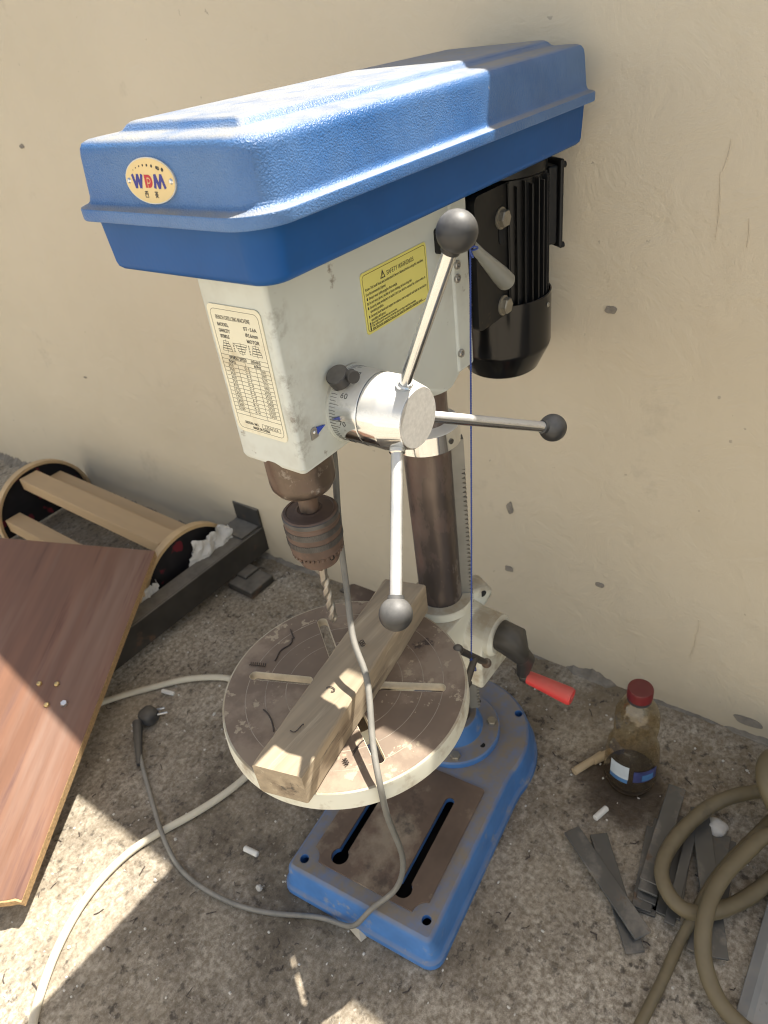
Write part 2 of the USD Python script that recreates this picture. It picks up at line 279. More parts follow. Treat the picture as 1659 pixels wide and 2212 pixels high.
# ---------------------------------------------------------------- ground
BOT = V(-.088, .236, 0)
def floor_material():
    N = {'g': ('geometry', {})}; K = []
    def noise(k, s, d=6, r=.6, lo=.4, hi=.6, dist=0.0):
        N[k] = ('noise_texture', {'scale': s, 'detail': d, 'roughness': r, 'distortion': dist}); K.append(('g.position', k + '.vector'))
        N[k + 'm'] = ('map_range', {'from_min': lo, 'from_max': hi, 'to_min': 0, 'to_max': 1, 'clamp': True}); K.append((k + '.fac', k + 'm.value'))
        return k + 'm.result'
    def mixc(k, f, a, b):
        p = {}
        if not isinstance(a, str): p['a'] = a
        if not isinstance(b, str): p['b'] = b
        N[k] = ('mix_color', p); K.append((f, k + '.fac'))
        if isinstance(a, str): K.append((a, k + '.a'))
        if isinstance(b, str): K.append((b, k + '.b'))
        return k + '.result'
    def mul(k, a, b):
        N[k] = ('math', {'math_type': 'multiply'} | ({} if isinstance(b, str) else {'value2': b})); K.append((a, k + '.value1'))
        if isinstance(b, str): K.append((b, k + '.value2'))
        return k + '.value'
    grain = noise('gr', 135, 9, .72, .40, .60); g2 = noise('g2', 85, 6, .68, .46, .60); big = noise('bg', 5, 5, .55, .38, .66); mid = noise('md', 17, 8, .7, .46, .64)
    c = mixc('c0', grain, (.255, .215, .158), (.74, .665, .545))
    c = mixc('cg', mul('hg', g2, .38), c, (.20, .165, .118))
    c = mixc('c1', mul('h1', big, .5), c, (.40, .34, .245))
    c = mixc('c2', mul('h2', mid, .55), c, (.115, .088, .060))
    # brown damp staining along the wall and under the machine
    N['sp'] = ('separate_xyz', {}); K.append(('g.position', 'sp.vector'))
    N['wr'] = ('map_range', {'from_min': .12, 'from_max': -.26, 'to_min': .12, 'to_max': .85, 'clamp': True}); K.append(('sp.x', 'wr.value'))
    bn = noise('bn', 11, 6, .65, .32, .56)
    c = mixc('c3', mul('h3', bn, 'wr.result'), c, (.165, .118, .062))
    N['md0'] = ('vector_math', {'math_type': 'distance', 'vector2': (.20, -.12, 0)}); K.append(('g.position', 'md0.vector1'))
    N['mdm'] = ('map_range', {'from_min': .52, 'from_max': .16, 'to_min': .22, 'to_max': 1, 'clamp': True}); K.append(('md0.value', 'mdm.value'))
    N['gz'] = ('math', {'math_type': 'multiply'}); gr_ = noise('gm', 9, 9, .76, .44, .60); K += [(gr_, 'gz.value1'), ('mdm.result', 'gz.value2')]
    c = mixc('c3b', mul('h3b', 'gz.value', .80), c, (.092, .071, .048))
    sp1 = noise('st', 75, 7, .66, .54, .63); sp2 = noise('su', 9, 7, .70, .38, .56); spots = mul('spm', sp1, sp2); c = mixc('c4', mul('h4', spots, .8), c, (.045, .036, .028))
    pale = noise('pl', 95, 6, .62, .62, .70); c = mixc('c5', mul('h5', pale, .45), c, (.60, .55, .46))
    # the oil puddle round the bottle
    N['vd'] = ('vector_math', {'math_type': 'distance', 'vector2': tuple(BOT + V(.018, .0, 0))}); K.append(('g.position', 'vd.vector1'))
    N['vn'] = ('math', {'math_type': 'multiply_add', 'value2': .05}); N['on'] = ('noise_texture', {'scale': 30, 'detail': 5}); K += [('g.position', 'on.vector'), ('on.fac', 'vn.value1'), ('vd.value', 'vn.value3')]
    N['vm'] = ('map_range', {'from_min': .105, 'from_max': .072, 'to_min': 0, 'to_max': .88, 'clamp': True}); K.append(('vn.value', 'vm.value'))
    c = mixc('c6', 'vm.result', c, (.040, .023, .010))
    N['p'] = ('principled_bsdf', {'roughness': .86}); K.append((c, 'p.base_color'))
    N['fr'] = ('mix_float', {'a': .88, 'b': .5}); K += [('vm.result', 'fr.fac'), ('fr.result', 'p.roughness')]
    N['b0'] = ('bump', {'strength': .7, 'distance': .0018}); K.append(('gr.fac', 'b0.height'))
    N['b1'] = ('bump', {'strength': .5, 'distance': .006}); K += [('md.fac', 'b1.height'), ('b0.normal', 'b1.normal'), ('b1.normal', 'p.normal')]
    LOOK['concrete'] = usdkit.material(stage, '/World/Looks/concrete', N, K, surface='p.BSDF')
floor_material()
tag(obj('ground', trimesh.Trimesh([(-8, -8, 0), (8, -8, 0), (8, 8, 0), (-8, 8, 0)], [(0, 1, 2), (0, 2, 3)]), 'concrete'), kind='structure')

# ---------------------------------------------------------------- the wall
def wall_material():
    N = {'g': ('geometry', {})}; K = []
    N['n0'] = ('noise_texture', {'scale': 2.2, 'detail': 5, 'roughness': .55}); K.append(('g.position', 'n0.vector'))
    N['r0'] = ('rgb_ramp', {'ramp': [(.3, (.478, .408, .294)), (.7, (.525, .452, .332))]}); K.append(('n0.fac', 'r0.fac'))
    N['n1'] = ('noise_texture', {'scale': 9, 'detail': 7, 'roughness': .7}); K.append(('g.position', 'n1.vector'))
    N['m1'] = ('map_range', {'from_min': .62, 'from_max': .78, 'to_min': 0, 'to_max': .55, 'clamp': True}); K.append(('n1.fac', 'm1.value'))
    N['x1'] = ('mix_color', {'b': (.33, .28, .21)}); K += [('m1.result', 'x1.fac'), ('r0.color', 'x1.a')]
    N['n2'] = ('noise_texture', {'scale': 60, 'detail': 4, 'roughness': .6}); K.append(('g.position', 'n2.vector'))
    N['m2'] = ('map_range', {'from_min': .715, 'from_max': .75, 'to_min': 0, 'to_max': .6, 'clamp': True}); K.append(('n2.fac', 'm2.value'))
    N['x2'] = ('mix_color', {'b': (.24, .21, .17)}); K += [('m2.result', 'x2.fac'), ('x1.result', 'x2.a')]
    # splash dirt low on the wall
    N['sp'] = ('separate_xyz', {}); K.append(('g.position', 'sp.vector'))
    N['wz'] = ('map_range', {'from_min': .16, 'from_max': .0, 'to_min': 0, 'to_max': .5, 'clamp': True}); K.append(('sp.z', 'wz.value'))
    N['wm'] = ('math', {'math_type': 'multiply'}); K += [('wz.result', 'wm.value1'), ('n1.fac', 'wm.value2')]
    N['x3'] = ('mix_color', {'b': (.27, .22, .15)}); K += [('wm.value', 'x3.fac'), ('x2.result', 'x3.a')]
    N['p'] = ('principled_bsdf', {'roughness': .7}); K.append(('x3.result', 'p.base_color'))
    N['b0'] = ('bump', {'strength': .30, 'distance': .0008}); N['bn'] = ('noise_texture', {'scale': 330, 'detail': 3}); K += [('g.position', 'bn.vector'), ('bn.fac', 'b0.height')]
    N['b1'] = ('bump', {'strength': .5, 'distance': .008}); N['bm'] = ('noise_texture', {'scale': 15, 'detail': 7, 'roughness': .62, 'distortion': .6}); K += [('g.position', 'bm.vector'), ('bm.fac', 'b1.height'), ('b0.normal', 'b1.normal'), ('b1.normal', 'p.normal')]
    LOOK['wall_paint'] = usdkit.material(stage, '/World/Looks/wall_paint', N, K, surface='p.BSDF')
wall_material()
WT = V(-WN[1], WN[0], 0); WT = WT if WT[1] > 0 else -WT            # along the wall, +y
W0 = WN * WD
def wp(t, z, d=0.0): return W0 + WT * t + V(0, 0, z) - WN * d       # a point on the wall's face, d out of it
def wbox(t0, t1, z0, z1, d0, d1): return put(bbox(t0, t1, d0, d1, z0, z1), W0, np.stack([WT, -WN, V(0, 0, 1)], 1))
WH = 1.39
wall = thing('wall', 'cream painted plaster wall with small grey chips behind the drill press', 'wall', W0)
prof = Polygon([(-4.5, -.2), (4.5, -.2), (4.5, WH), (-4.5, WH)])
RW = np.stack([WT, V(0, 0, 1), np.cross(WT, V(0, 0, 1))], 1)
obj('wall_face', extr(prof, .12, W0 + (WN * .12 if RW[:, 2] @ WN < 0 else 0), RW), 'wall_paint', wall, smooth=False)
def blob(r, n=22, rough=.35, seed=0, sx=1, sy=1):
    g = np.random.default_rng(seed); a = np.linspace(0, 2 * np.pi, n, endpoint=False)
    q = 1 + rough * sum(g.normal() * np.sin(k * a + g.uniform(0, 6)) / k for k in range(2, 7))
    return Polygon(np.stack([np.cos(a) * q * r * sx, np.sin(a) * q * r * sy], 1)).buffer(0)
RW2 = np.stack([WT, V(0, 0, 1), -WN], 1) if np.cross(WT, V(0, 0, 1)) @ -WN > 0 else np.stack([-WT, V(0, 0, 1), -WN], 1)
for i, (u, v, r, sx, sy) in enumerate([(48, 316, .006, 1.1, .7), (1320, 669, .0065, 1, .8), (1102, 1097, .0075, .7, 1.5), (1100, 1228, .0075, 1, .8), (1296, 1263, .006, 1, .9),
        (1414, 1538, .006, .8, 1.1), (1616, 1558, .012, 1.7, .7), (1130, 755, .0022, 1, 1), (185, 815, .004, 1.5, .6), (1652, 1612, .010, 1.5, .7)]):
    obj('chip', extr(blob(r, seed=i + 40, sx=sx, sy=sy, rough=.22), .0012, WA(u, v, -.0004), RW2), 'cement_chip', wall)
for (u0, v0, u1, v1) in ((1556, 372, 1546, 520), (1580, 300, 1560, 372), (1503, 1372, 1490, 1420), (1510, 1338, 1504, 1372), (1618, 470, 1612, 540)):
    obj('plaster_ridge', tube(spline([WA(u0, v0, .0002), WA((u0 + u1) / 2 + 3, (v0 + v1) / 2, .0005), WA(u1, v1, .0002)], 6), [.0002] + [.0005] * 11 + [.0002], 6), 'wall_paint', wall)
# added unseen wall behind the camera: bounces sunlight as fill, mirrored in the chrome
far = thing('added_bounce_wall', 'added white wall out of view that bounces sunlight, mirrored in the chrome hub', 'wall', (2.7, 0, 0))
obj('wall_face', bbox(2.7, 2.85, -4.2, 4.2, -.2, 2.3), 'bounce_white', far, smooth=False)
# ragged mortar line along the foot of the wall
def ridge(t0, t1, seed, h=.010, w=.014):
    g = np.random.default_rng(seed); t = np.arange(t0, t1, .0035); R = []
    hh = h * (.35 + 1.3 * meshkit.fbm(np.stack([t * 75, t * 0, t * 0 + seed], 1), 4) ** 1.5); ww = w * (.4 + 1.2 * meshkit.fbm(np.stack([t * 60, t * 0 + 9, t * 0 + seed], 1), 4))
    for k, tt in enumerate(t):
        e = min(1, k / 4, (len(t) - 1 - k) / 4) + .02
        R.append(np.array([wp(tt, -.004, -.004), wp(tt, -.004, ww[k] * e), wp(tt, hh[k] * .45 * e, ww[k] * .75 * e), wp(tt, hh[k] * e, ww[k] * .25 * e), wp(tt, hh[k] * 1.5 * e, -.003)]))
    m = loft(R); 
    if m.volume < 0: m.invert()
    return m
for i, (a, b, h, w) in enumerate([(-1.7, -.95, .014, .022), (-.9, -.45, .006, .010), (-.40, .05, .003, .006), (.08, .17, .012, .011), (.18, .33, .003, .005), (.33, .50, .006, .008)]):
    obj('mortar_ridge', ridge(a, b, i, h, w), 'cement_chip', wall, smooth=False)

# ================================================================ the drill press
dp = thing('drill_press', 'blue and grey bench drill press with three ball-ended feed handles', 'drill press')
BY = .1158; RB = np.array([[math.cos(BY), -math.sin(BY), 0], [math.sin(BY), math.cos(BY), 0], [0, 0, 1]])     # the base is turned a little against the head
# ---- base
def resample(poly, n):
    ls = poly.exterior; return np.array([ls.interpolate(d).coords[0] for d in np.linspace(0, ls.length, n, endpoint=False)])
bp = unary_union([sbox(.045, -.105, .284, .105), Point(0, 0).buffer(.1105, 64), Polygon([(.05, -.105), (-.02, -.1095), (-.02, .1095), (.05, .105)])]).buffer(-.008).buffer(.008).buffer(.008).buffer(-.008)
rings = []
for z, o in ((0, .010), (.004, .0115), (.011, .0105), (.015, .007), (.019, .0055), (.043, .001), (.0475, -.0015), (.05, -.005)):
    q = resample(bp.buffer(o, 12), 420) if False else None
P0 = resample(Polygon(bp.exterior), 420); e = np.roll(P0, -1, 0) - np.roll(P0, 1, 0); nrm = np.stack([e[:, 1], -e[:, 0]], 1); nrm /= np.linalg.norm(nrm, axis=1)[:, None]
if Polygon(P0).exterior.is_ccw is False: nrm = -nrm
rings = [np.c_[P0 + nrm * o, np.full(len(P0), z)] for z, o in ((0, .010), (.004, .0115), (.011, .0105), (.015, .007), (.019, .0055), (.043, .001), (.0475, -.0015), (.05, -.005))]
bm = loft(rings, cap=False)
tv, tf = trimesh.creation.triangulate_polygon(Polygon(rings[-1][:, :2]), engine='earcut'); nv = len(bm.vertices)
top = trimesh.Trimesh(np.c_[tv, np.full(len(tv), .05)], tf, process=False); tv, tf = trimesh.creation.triangulate_polygon(Polygon(rings[0][:, :2]), engine='earcut')
bot = trimesh.Trimesh(np.c_[tv, np.zeros(len(tv))], tf[:, ::-1], process=False)
bm = trimesh.util.concatenate([bm, top, bot]); bm.merge_vertices(digits_vertex=7); trimesh.repair.fix_normals(bm)
def slotpoly(y): return unary_union([LineString([(.112, y), (.238, y)]).buffer(.0065), Point(.243, y).buffer(.0115)])
SL = [slotpoly(-.047), slotpoly(.047)]
cut = [extr(bp.buffer(-.012), .052, (0, 0, -.01))] + [extr(s, .08, (0, 0, .006)) for s in SL] + [extr(Point(*c).buffer(.006), .08, (0, 0, .006)) for c in ((.266, -.088), (.262, .089), (-.066, .076), (.02, -.096))]
try:
    bmm = man(bm)
    for c in cut: bmm = bmm - man(c)
    bm = tm(bmm)
except Exception as ex: print('base cut failed', ex)
obj('base_plate', put(bm, (0, 0, 0), RB), 'blue_base', dp, smooth=30)
obj('cavity_shade_sheet', put(extr(bp.buffer(-.0125), .002, (0, 0, .002)), (0, 0, 0), RB), 'cavity_shade', dp, smooth=False)  # dark sheet standing in for the shade inside the hollow base
pad = sbox(.075, -.083, .262, .083).buffer(-.004).buffer(.004).difference(unary_union(SL)).difference(Point(.262, .089).buffer(.02)).difference(Point(.266, -.088).buffer(.02))
obj('work_pad', put(extr(pad, .004, (0, 0, .0488)), (0, 0, 0), RB), 'rusty_plate', dp, smooth=20)
fl = obj('column_flange', lathe([(0, .045), (.0678, .045), (.0678, .0585), (.066, .061), (.046, .0622), (.0435, .064), (.037, .088), (.0345, .091), (0, .091)], 96), 'blue_base', dp)
for k in range(4):
    a = math.radians(35 + 90 * k) ; c = V(.0565 * math.cos(a), .0565 * math.sin(a), .0605)
    obj('bolt', hexa(c, c + V(0, 0, .006), .0075), 'zinc_bolt', fl, smooth=False)
for k in range(4):
    a = math.radians(80 + 90 * k); c = V(.056 * math.cos(a), .056 * math.sin(a), .0605)
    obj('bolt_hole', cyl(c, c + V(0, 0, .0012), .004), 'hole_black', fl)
# ---- column, rack, collar
RC = .0268
obj('column', cyl((0, 0, .06), (0, 0, .79), RC, n=96), 'column_steel', dp)
ra = math.radians(130); rr_ = V(math.cos(ra), math.sin(ra), 0); rt_ = V(-math.sin(ra), math.cos(ra), 0)
pts = [(RC - .003, .098), (RC + .0110, .098)]
z = .098
while z < .502:
    pts += [(RC + .0092, z), (RC + .0138, z + .0020), (RC + .0138, z + .0036), (RC + .0092, z + .0058)]; z += .0064
pts += [(RC + .0138, .506), (RC + .0138, .545), (RC - .003, .545)]
rk = extr(Polygon(pts).buffer(0), .011, (0, 0, 0), np.stack([rr_, V(0, 0, 1), np.cross(rr_, V(0, 0, 1))], 1))
rk.vertices -= np.cross(rr_, V(0, 0, 1)) * .0055
obj('rack', rk, 'rack_steel', dp, smooth=False)
cr = obj('collar_ring', lathe([(RC + .0002, .547), (.0375, .547), (.0385, .548), (.0385, .569), (.0375, .570), (RC + .0002, .574), (RC + .0002, .547)], 96), 'chrome', dp)
c = V(math.cos(math.radians(80)), math.sin(math.radians(80)), 0)
obj('set_screw', cyl(c * .037 + V(0, 0, .558), c * .0395 + V(0, 0, .558), .003), 'dark_steel', cr)
# ---- table
TX, TY, TZ, TR = .1898, -.0031, .3352, .135
tp = Point(TX, TY).buffer(TR, 128)
tsl = []
for ang in (-66, 118, -126, 58.6):
    a = math.radians(ang); d = V(math.cos(a), math.sin(a)); c = V(TX, TY)
    tsl.append(LineString([c + d * .043, c + d * .107]).buffer(.0062, 16))
tsl.append(Point(TX, TY).buffer(.011)); TS = unary_union(tsl)
tb = thing  # (name kept free)
tab = obj('table', extr(tp.buffer(-.0018, 128).difference(TS), .010, (0, 0, TZ - .0098)), 'table_top', dp, smooth=20, label='round brown drilling table with four slots')
rm_ = trimesh.creation.revolve(np.array([(TR + a, TZ + b) for a, b in ((-.006, -.025), (-.0005, -.025), (.0022, -.0225), (.0015, -.006), (.0005, -.0009), (-.0006, -.0002), (-.002, -.0001), (-.002, -.016), (-.006, -.025))]), sections=160)
obj('rim', put(rm_, (TX, TY, 0)), 'cream_paint', tab)
for r_ in (.110, .088, .065):     # turned grooves, a hair of relief
    an = Point(TX, TY).buffer(r_ + .0004, 96).difference(Point(TX, TY).buffer(r_ - .0004, 96)).difference(TS.buffer(.0004)); obj('turned_ring', extr(an, .0005, (0, 0, TZ - .0002)), 'ring_pale', tab, smooth=False)
for q in tsl[:4]: obj('slot_edge', extr(q.buffer(.0003).difference(q.buffer(-.0006)), .0110, (0, 0, TZ - .0112)), 'cream_dirty', tab, smooth=25)
td = V(TX, TY, 0); td /= np.linalg.norm(td); tn = V(-td[1], td[0], 0); RT = np.stack([td, tn, V(0, 0, 1)], 1)
# ---- table bracket with worm housing
br = [lathe([(0, .205), (.0350, .205), (.0360, .207), (.0365, .300), (.0405, .309), (.0408, .318), (.0395, .3205), (RC + .002, .3215), (0, .3215)], 72)]
arm = trimesh.convex.convex_hull(np.concatenate([rbox(.015, .05, -.026, .026, .232, .300, .006).vertices, rbox(TX - .055, TX - .01, -.036, .030, .288, .306, .004).vertices]))
neck = cyl((TX, TY, .262), (TX, TY, .3105), .032, .050, 48)
bcx, bcz = -.018, .266
boss = cyl((bcx, -.012, bcz), (bcx, .076, bcz), .0300, .0285, 48, b=.005)
hous = trimesh.convex.convex_hull(np.concatenate([rbox(bcx - .032, bcx + .036, .010, .066, .194, .250, .005).vertices, cyl((bcx, .012, bcz), (bcx, .064, bcz), .029, n=40).vertices]))
fil = trimesh.convex.convex_hull(np.concatenate([cyl((0, 0, .235), (0, 0, .306), .0385, n=48).vertices, cyl((bcx, .0, bcz), (bcx, .040, bcz), .0285, n=40).vertices]))
fil2 = trimesh.convex.convex_hull(np.concatenate([cyl((0, 0, .250), (0, 0, .308), .0395, n=48).vertices, rbox(.055, .085, -.030, .030, .262, .300, .005).vertices]))
la = math.radians(152); ld = V(math.cos(la), math.sin(la), 0); RL = np.stack([ld, V(-ld[1], ld[0], 0), V(0, 0, 1)], 1)
lug = put(trimesh.convex.convex_hull(np.concatenate([cyl((.052, -.012, .302), (.052, .012, .302), .0155, n=32).vertices, rbox(.025, .040, -.014, .014, .262, .316, .004).vertices])), (0, 0, 0), RL)
try:
    q = man(br[0])
    bore = man(cyl((0, 0, .1), (0, 0, .4), RC + .0004, n=72))
    q = q - bore
    for x in (arm, neck, boss, hous, fil, fil2, lug): q = q + (man(x) - bore)
    bk = tm(q)
except Exception as ex:
    print('bracket union failed', ex); bk = cat(br[0], arm, neck, boss, hous, fil, lug)
tbk = obj('table_bracket', bk, 'cream_paint', dp, smooth=38)
c = put(trimesh.creation.icosphere(0, 1e-4), (0, 0, 0)); p0 = RL @ V(.054, -.0120, .304)
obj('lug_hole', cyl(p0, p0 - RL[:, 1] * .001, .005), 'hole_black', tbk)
# ---- crank
A0, A1 = V(bcx + .003, .089, bcz + .007), V(-.051, .092, .170)
arm_ = trimesh.convex.convex_hull(np.concatenate([cyl(A0 - V(0, .012, 0), A0 + V(0, .014, 0), .020, .018, 28).vertices, ball(A0 + V(-.006, .012, -.03), .012, 2).vertices]))
mid_ = A0 * .45 + A1 * .55 + V(.0, .006, 0)
arm2 = trimesh.convex.convex_hull(np.concatenate([ball(A0 + V(-.006, .012, -.026), .012, 2).vertices, ball(mid_ + V(-.006, .002, 0), .0115, 2).vertices]))
arm3 = trimesh.convex.convex_hull(np.concatenate([ball(mid_ + V(-.006, .002, 0), .0115, 2).vertices, ball(A1 + V(0, -.004, .004), .0085, 2).vertices]))
cm = man(arm_) + man(arm2) + man(arm3) + man(cyl(A1 - V(0, .006, 0), A1 + V(0, .006, 0), .0095, n=24, b=.002))
ck = obj('crank_arm', cm, 'crank_black', dp, smooth=50)
G1 = PY(1224, 1501, .152); gd = G1 - A1; gd = gd / np.linalg.norm(gd); gl = .064
obj('crank_grip', lathe([(0, 0), (.0085, 0), (.0092, .002), (.0118, gl * .8), (.0122, gl - .003), (.0108, gl), (.006, gl), (.0055, gl - .004), (0, gl - .004)], 40, A1 + gd * .004, gd), 'red_grip', ck)
# ---- head casting
HX, HY = .217, .0365
hb = loft([rrect(-.040, HX, -HY, HY, (.0045, .0045, .006, .006), z, 6) + V(0, 0, 0) for z in (.640, .720, .815)])
low = []
for z, i0 in ((.6345, .004), (.636, .0015), (.640, 0)):
    low.append(rrect(-.036 + i0, HX - i0, -HY + i0, HY - i0, (.004, .004, .010, .010), z, 6))
h2 = loft(low)
rear = trimesh.convex.convex_hull(np.concatenate([cyl((0, 0, .615), (0, 0, .70), .0355, n=40).vertices, rbox(-.038, .045, -HY, HY, .628, .72, .006).vertices]))
qb = cyl((.187, 0, .6335), (.187, 0, .65), .0294, n=48, b=.001)
db = trimesh.convex.convex_hull(np.concatenate([cyl((.148, .0, .670), (.148, HY + .0025, .670), .0335, n=48).vertices]))
flg = rbox(-.046, -.016, -.038, .0388, .625, .812, .004)
hm = man(hb) + man(h2) + man(rear) + man(qb) + man(db) + man(flg)
head = obj('head_casting', hm, 'grey_paint', dp, smooth=32)
for (u, v) in ((1166, 1), ):
    pass
for x, z in ((-.0225, .7335), (-.0215, .721), (-.0205, .646)):
    y = .0388; b_ = obj('cap_screw', lathe([(0, 0), (.0042, 0), (.0042, .0022), (.0037, .003), (.0022, .003), (.0022, .0012), (0, .0012)], 20, (x, y - .0005, z), (0, 1, 0)), 'steel', head)
# nameplate on the front face
def letters(items, o, ux, uy, nz):
    """items: (text, x, y, height, anchor[, width]); anchor l, c, r; y is the base line"""
    R = np.stack([ux, uy, nz], 1); out = []
    for it in items:
        t, x, y, h, a = it[:5]; m = meshkit.text_mesh(t, h, .00012, bold=(len(it) > 6 and it[6]))
        w = m.bounds[1][0] - m.bounds[0][0]; x0 = m.bounds[0][0]
        sx = 1.0 if len(it) < 6 or it[5] is None else it[5] / w
        m.vertices = (m.vertices - V(x0, 0, 0)) * V(sx, 1, 1); w *= sx
        m.vertices += V(x - (0 if a == 'l' else w / 2 if a == 'c' else w), y, 0); out.append(put(m, o, R))
    return trimesh.util.concatenate(out)
def lines(segs, w, o, ux, uy, nz, h=.0001):
    R = np.stack([ux, uy, nz], 1); return extr(unary_union([LineString(s).buffer(w / 2, cap_style=3 if len(s) == 2 else 2) for s in segs]), h, o, R)
def rr2(x0, x1, y0, y1, r): return sbox(x0, y0, x1, y1).buffer(-r).buffer(r, 8)
PW, PH = .0575, .1085
NO = V(HX + .0001, -.0305, .6645); NX, NY, NZ = V(0, 1, 0), V(0, 0, 1), V(1, 0, 0)
npl = obj('nameplate', extr(rr2(0, PW, 0, PH, .005), .0007, NO, np.stack([NX, NY, NZ], 1)), 'label_cream', head, label='cream printed nameplate with a table of spindle speeds')
O2 = NO + NZ * .00072
Y = lambda f: PH * (1 - f)
fr = rr2(.003, PW - .003, .0035, PH - .0035, .0045)
sg = [list(fr.exterior.coords)]
x0, x1, ca, cb, ch = .003, PW - .003, .0195, .0395, .0285
rows = [Y(.405), Y(.437)] + [Y(.437 + .0318 * (k + 1)) for k in range(13)]
for y in [Y(.372)] + rows: sg.append([(x0, y), (x1, y)])
sg += [[(ch, rows[0]), (ch, rows[1])], [(ca, rows[1]), (ca, rows[-1])], [(cb, rows[1]), (cb, rows[-1])]]
sg.append([(.031, Y(.896)), (.0515, Y(.896)), (.0515, Y(.928)), (.031, Y(.928)), (.031, Y(.896))])
def pulley(cx, y0, ws, up):
    S = []; h = .0021
    for i, w in enumerate(ws):
        y = y0 - i * h; S.append([(cx - w / 2, y), (cx + w / 2, y), (cx + w / 2, y - h * .85), (cx - w / 2, y - h * .85), (cx - w / 2, y)])
    S.append([(cx, y0 + .001), (cx, y0 - h * len(ws) - .001)]); return S
sg += pulley(.0125, Y(.265), (.006, .0075, .009, .0105), 1) + pulley(.0285, Y(.268), (.013, .0105, .008, .0055), 1) + pulley(.045, Y(.265), (.006, .0075, .009, .0105), 1)
obj('ruling', lines(sg, .00024, O2, NX, NY, NZ), 'ink_black', npl, smooth=False)
tx = [('BENCH DRILLING MACHINE', .0078, Y(.105), .0031, 'l', .037), ('MODEL', .0078, Y(.155), .0026, 'l', None, True), ('ST-16A', .050, Y(.158), .0026, 'r', None, True), ('CAPACITY', .0078, Y(.200), .0026, 'l', .012, True),
      ('Ø16mm', .050, Y(.203), .0026, 'r', None, True), ('SPINDLE', .0078, Y(.243), .0026, 'l', .010, True), ('MOTOR', .050, Y(.248), .0026, 'r', None, True), ('SPINDLE SPEED', .012, Y(.398), .0024, 'l', .019, True), ('(r/min)', .036, Y(.398), .0024, 'l', None, True),
      ('50Hz', .014, Y(.431), .0023, 'c', None, True), ('60Hz', .042, Y(.431), .0023, 'c', None, True)]
data = ['250 D-E 280', '350 C-E 380', '450 B-E 520', '600 D-F 720', '750 D-G 900', '870 C-F 1050', '1270 B-G 1520', '1450 C-H 1720', '1750 A-F 2000', '1890 B-H 2250', '2600 A-G 3100', '3100 A-H 3600']
for k, d in enumerate(data):
    y = Y(.437 + .0318 * (k + 1)) + .0008
    for t, x in zip(d.split(), (.0112, .0295, .0468)): tx.append((t, x, y, .0021, 'c'))
for k, t in enumerate('ABCD'): tx.append((t, .0205, Y(.280 + .019 * k), .0013, 'c', None, True))
for k, t in enumerate('EFGH'): tx.append((t, .0375, Y(.280 + .019 * k), .0013, 'c', None, True))
tx += [('SERIAL NO.', .011, Y(.922), .0022, 'l', .016, True), ('12346124', .0412, Y(.922), .0022, 'c', .015), ('MADE IN CHINA', .0290, Y(.955), .0022, 'c', .019, True)]
obj('lettering', letters(tx, O2, NX, NY, NZ), 'ink_black', npl, smooth=False)
# warning sticker on the side face
SW, SH = .0935, .0510
SO = V(.1157, HY + .0001, .7163); SX, SY, SZ = V(-1, 0, 0), V(0, 0, 1), V(0, 1, 0)
stk = obj('warning_sticker', extr(rr2(0, SW, 0, SH, .0035), .0004, SO, np.stack([SX, SY, SZ], 1)), 'label_yellow', head, label='yellow safety warnings sticker')
O3 = SO + SZ * .00042
obj('border', lines([list(rr2(.0022, SW - .0022, .0022, SH - .0022, .003).exterior.coords)], .0005, O3, SX, SY, SZ), 'ink_olive', stk, smooth=False)
tri = Polygon([(.0255, .0395), (.0325, .0395), (.029, .0465)])
obj('warning_triangle', extr(unary_union([tri.difference(tri.buffer(-.0008)), sbox(.0287, .0418, .0293, .0445), sbox(.0287, .0406, .0293, .0412)]), .0001, O3, np.stack([SX, SY, SZ], 1)), 'ink_black', stk, smooth=False)
wl = [('SAFETY WARNINGS', .0345, .0402, .0037, 'l', .039), ('Know This tool! Read and understand Owners Manual before using this machine.', .0045, .0358, .0022, 'l', .083), ('Use Recommended Speed.', .0045, .0318, .0022, 'l', .027),
      ('Always wear safety goggles that comply.', .0075, .0280, .0022, 'l', .040), ('Do not wear glover, necktie or loose clothing, tie back long hair.', .0075, .0242, .0022, 'l', .061),
      ('Securely lamp workpiece to table if it is too short to contact the column when in', .0075, .0204, .0022, 'l', .081), ('operating position.', .0075, .0170, .0022, 'l', .018),
      ('Securely lock head and support to column, arm to support and table to arm before', .0075, .0133, .0022, 'l', .082), ('operating drill press.', .0075, .0100, .0022, 'l', .020), ('Use only recommended accessories.', .0075, .0074, .0019, 'l', .036),
      ('The safety guard must be correctly placed when start the machine', .0075, .0050, .0019, 'l', .064), ('After the motor stopping 3 min you can open this guard for changing speed.', .0075, .0026, .0019, 'l', .074)]
sq = unary_union([sbox(.0048, y, .0062, y + .0022) for y in (.0280, .0242, .0204, .0133, .0074, .0050, .0027)])
obj('lettering', cat(letters(wl, O3, SX, SY, SZ), extr(sq, .0001, O3, np.stack([SX, SY, SZ], 1))), 'ink_black', stk, smooth=False)
# depth pointer
pt = obj('depth_pointer', extr(unary_union([Point(0, 0).buffer(.0042), sbox(-.0042, -.0055, .0042, 0)]), .0008, (.1975, HY + .0003, .6668), np.stack([SX, SY, SZ], 1)), 'steel', head)
obj('pointer_tip', extr(Polygon([(.003, -.0030), (.0132, .0006), (.0032, .0032)]), .0009, (.1975, HY + .0006, .6668), np.stack([SX, SY, SZ], 1)), 'pointer_blue', pt)
obj('rivet', lathe([(0, .0012), (.0008, .001), (.0016, 0)], 16, (.1975, HY + .0010, .6668), (0, 1, 0)), 'zinc', pt)
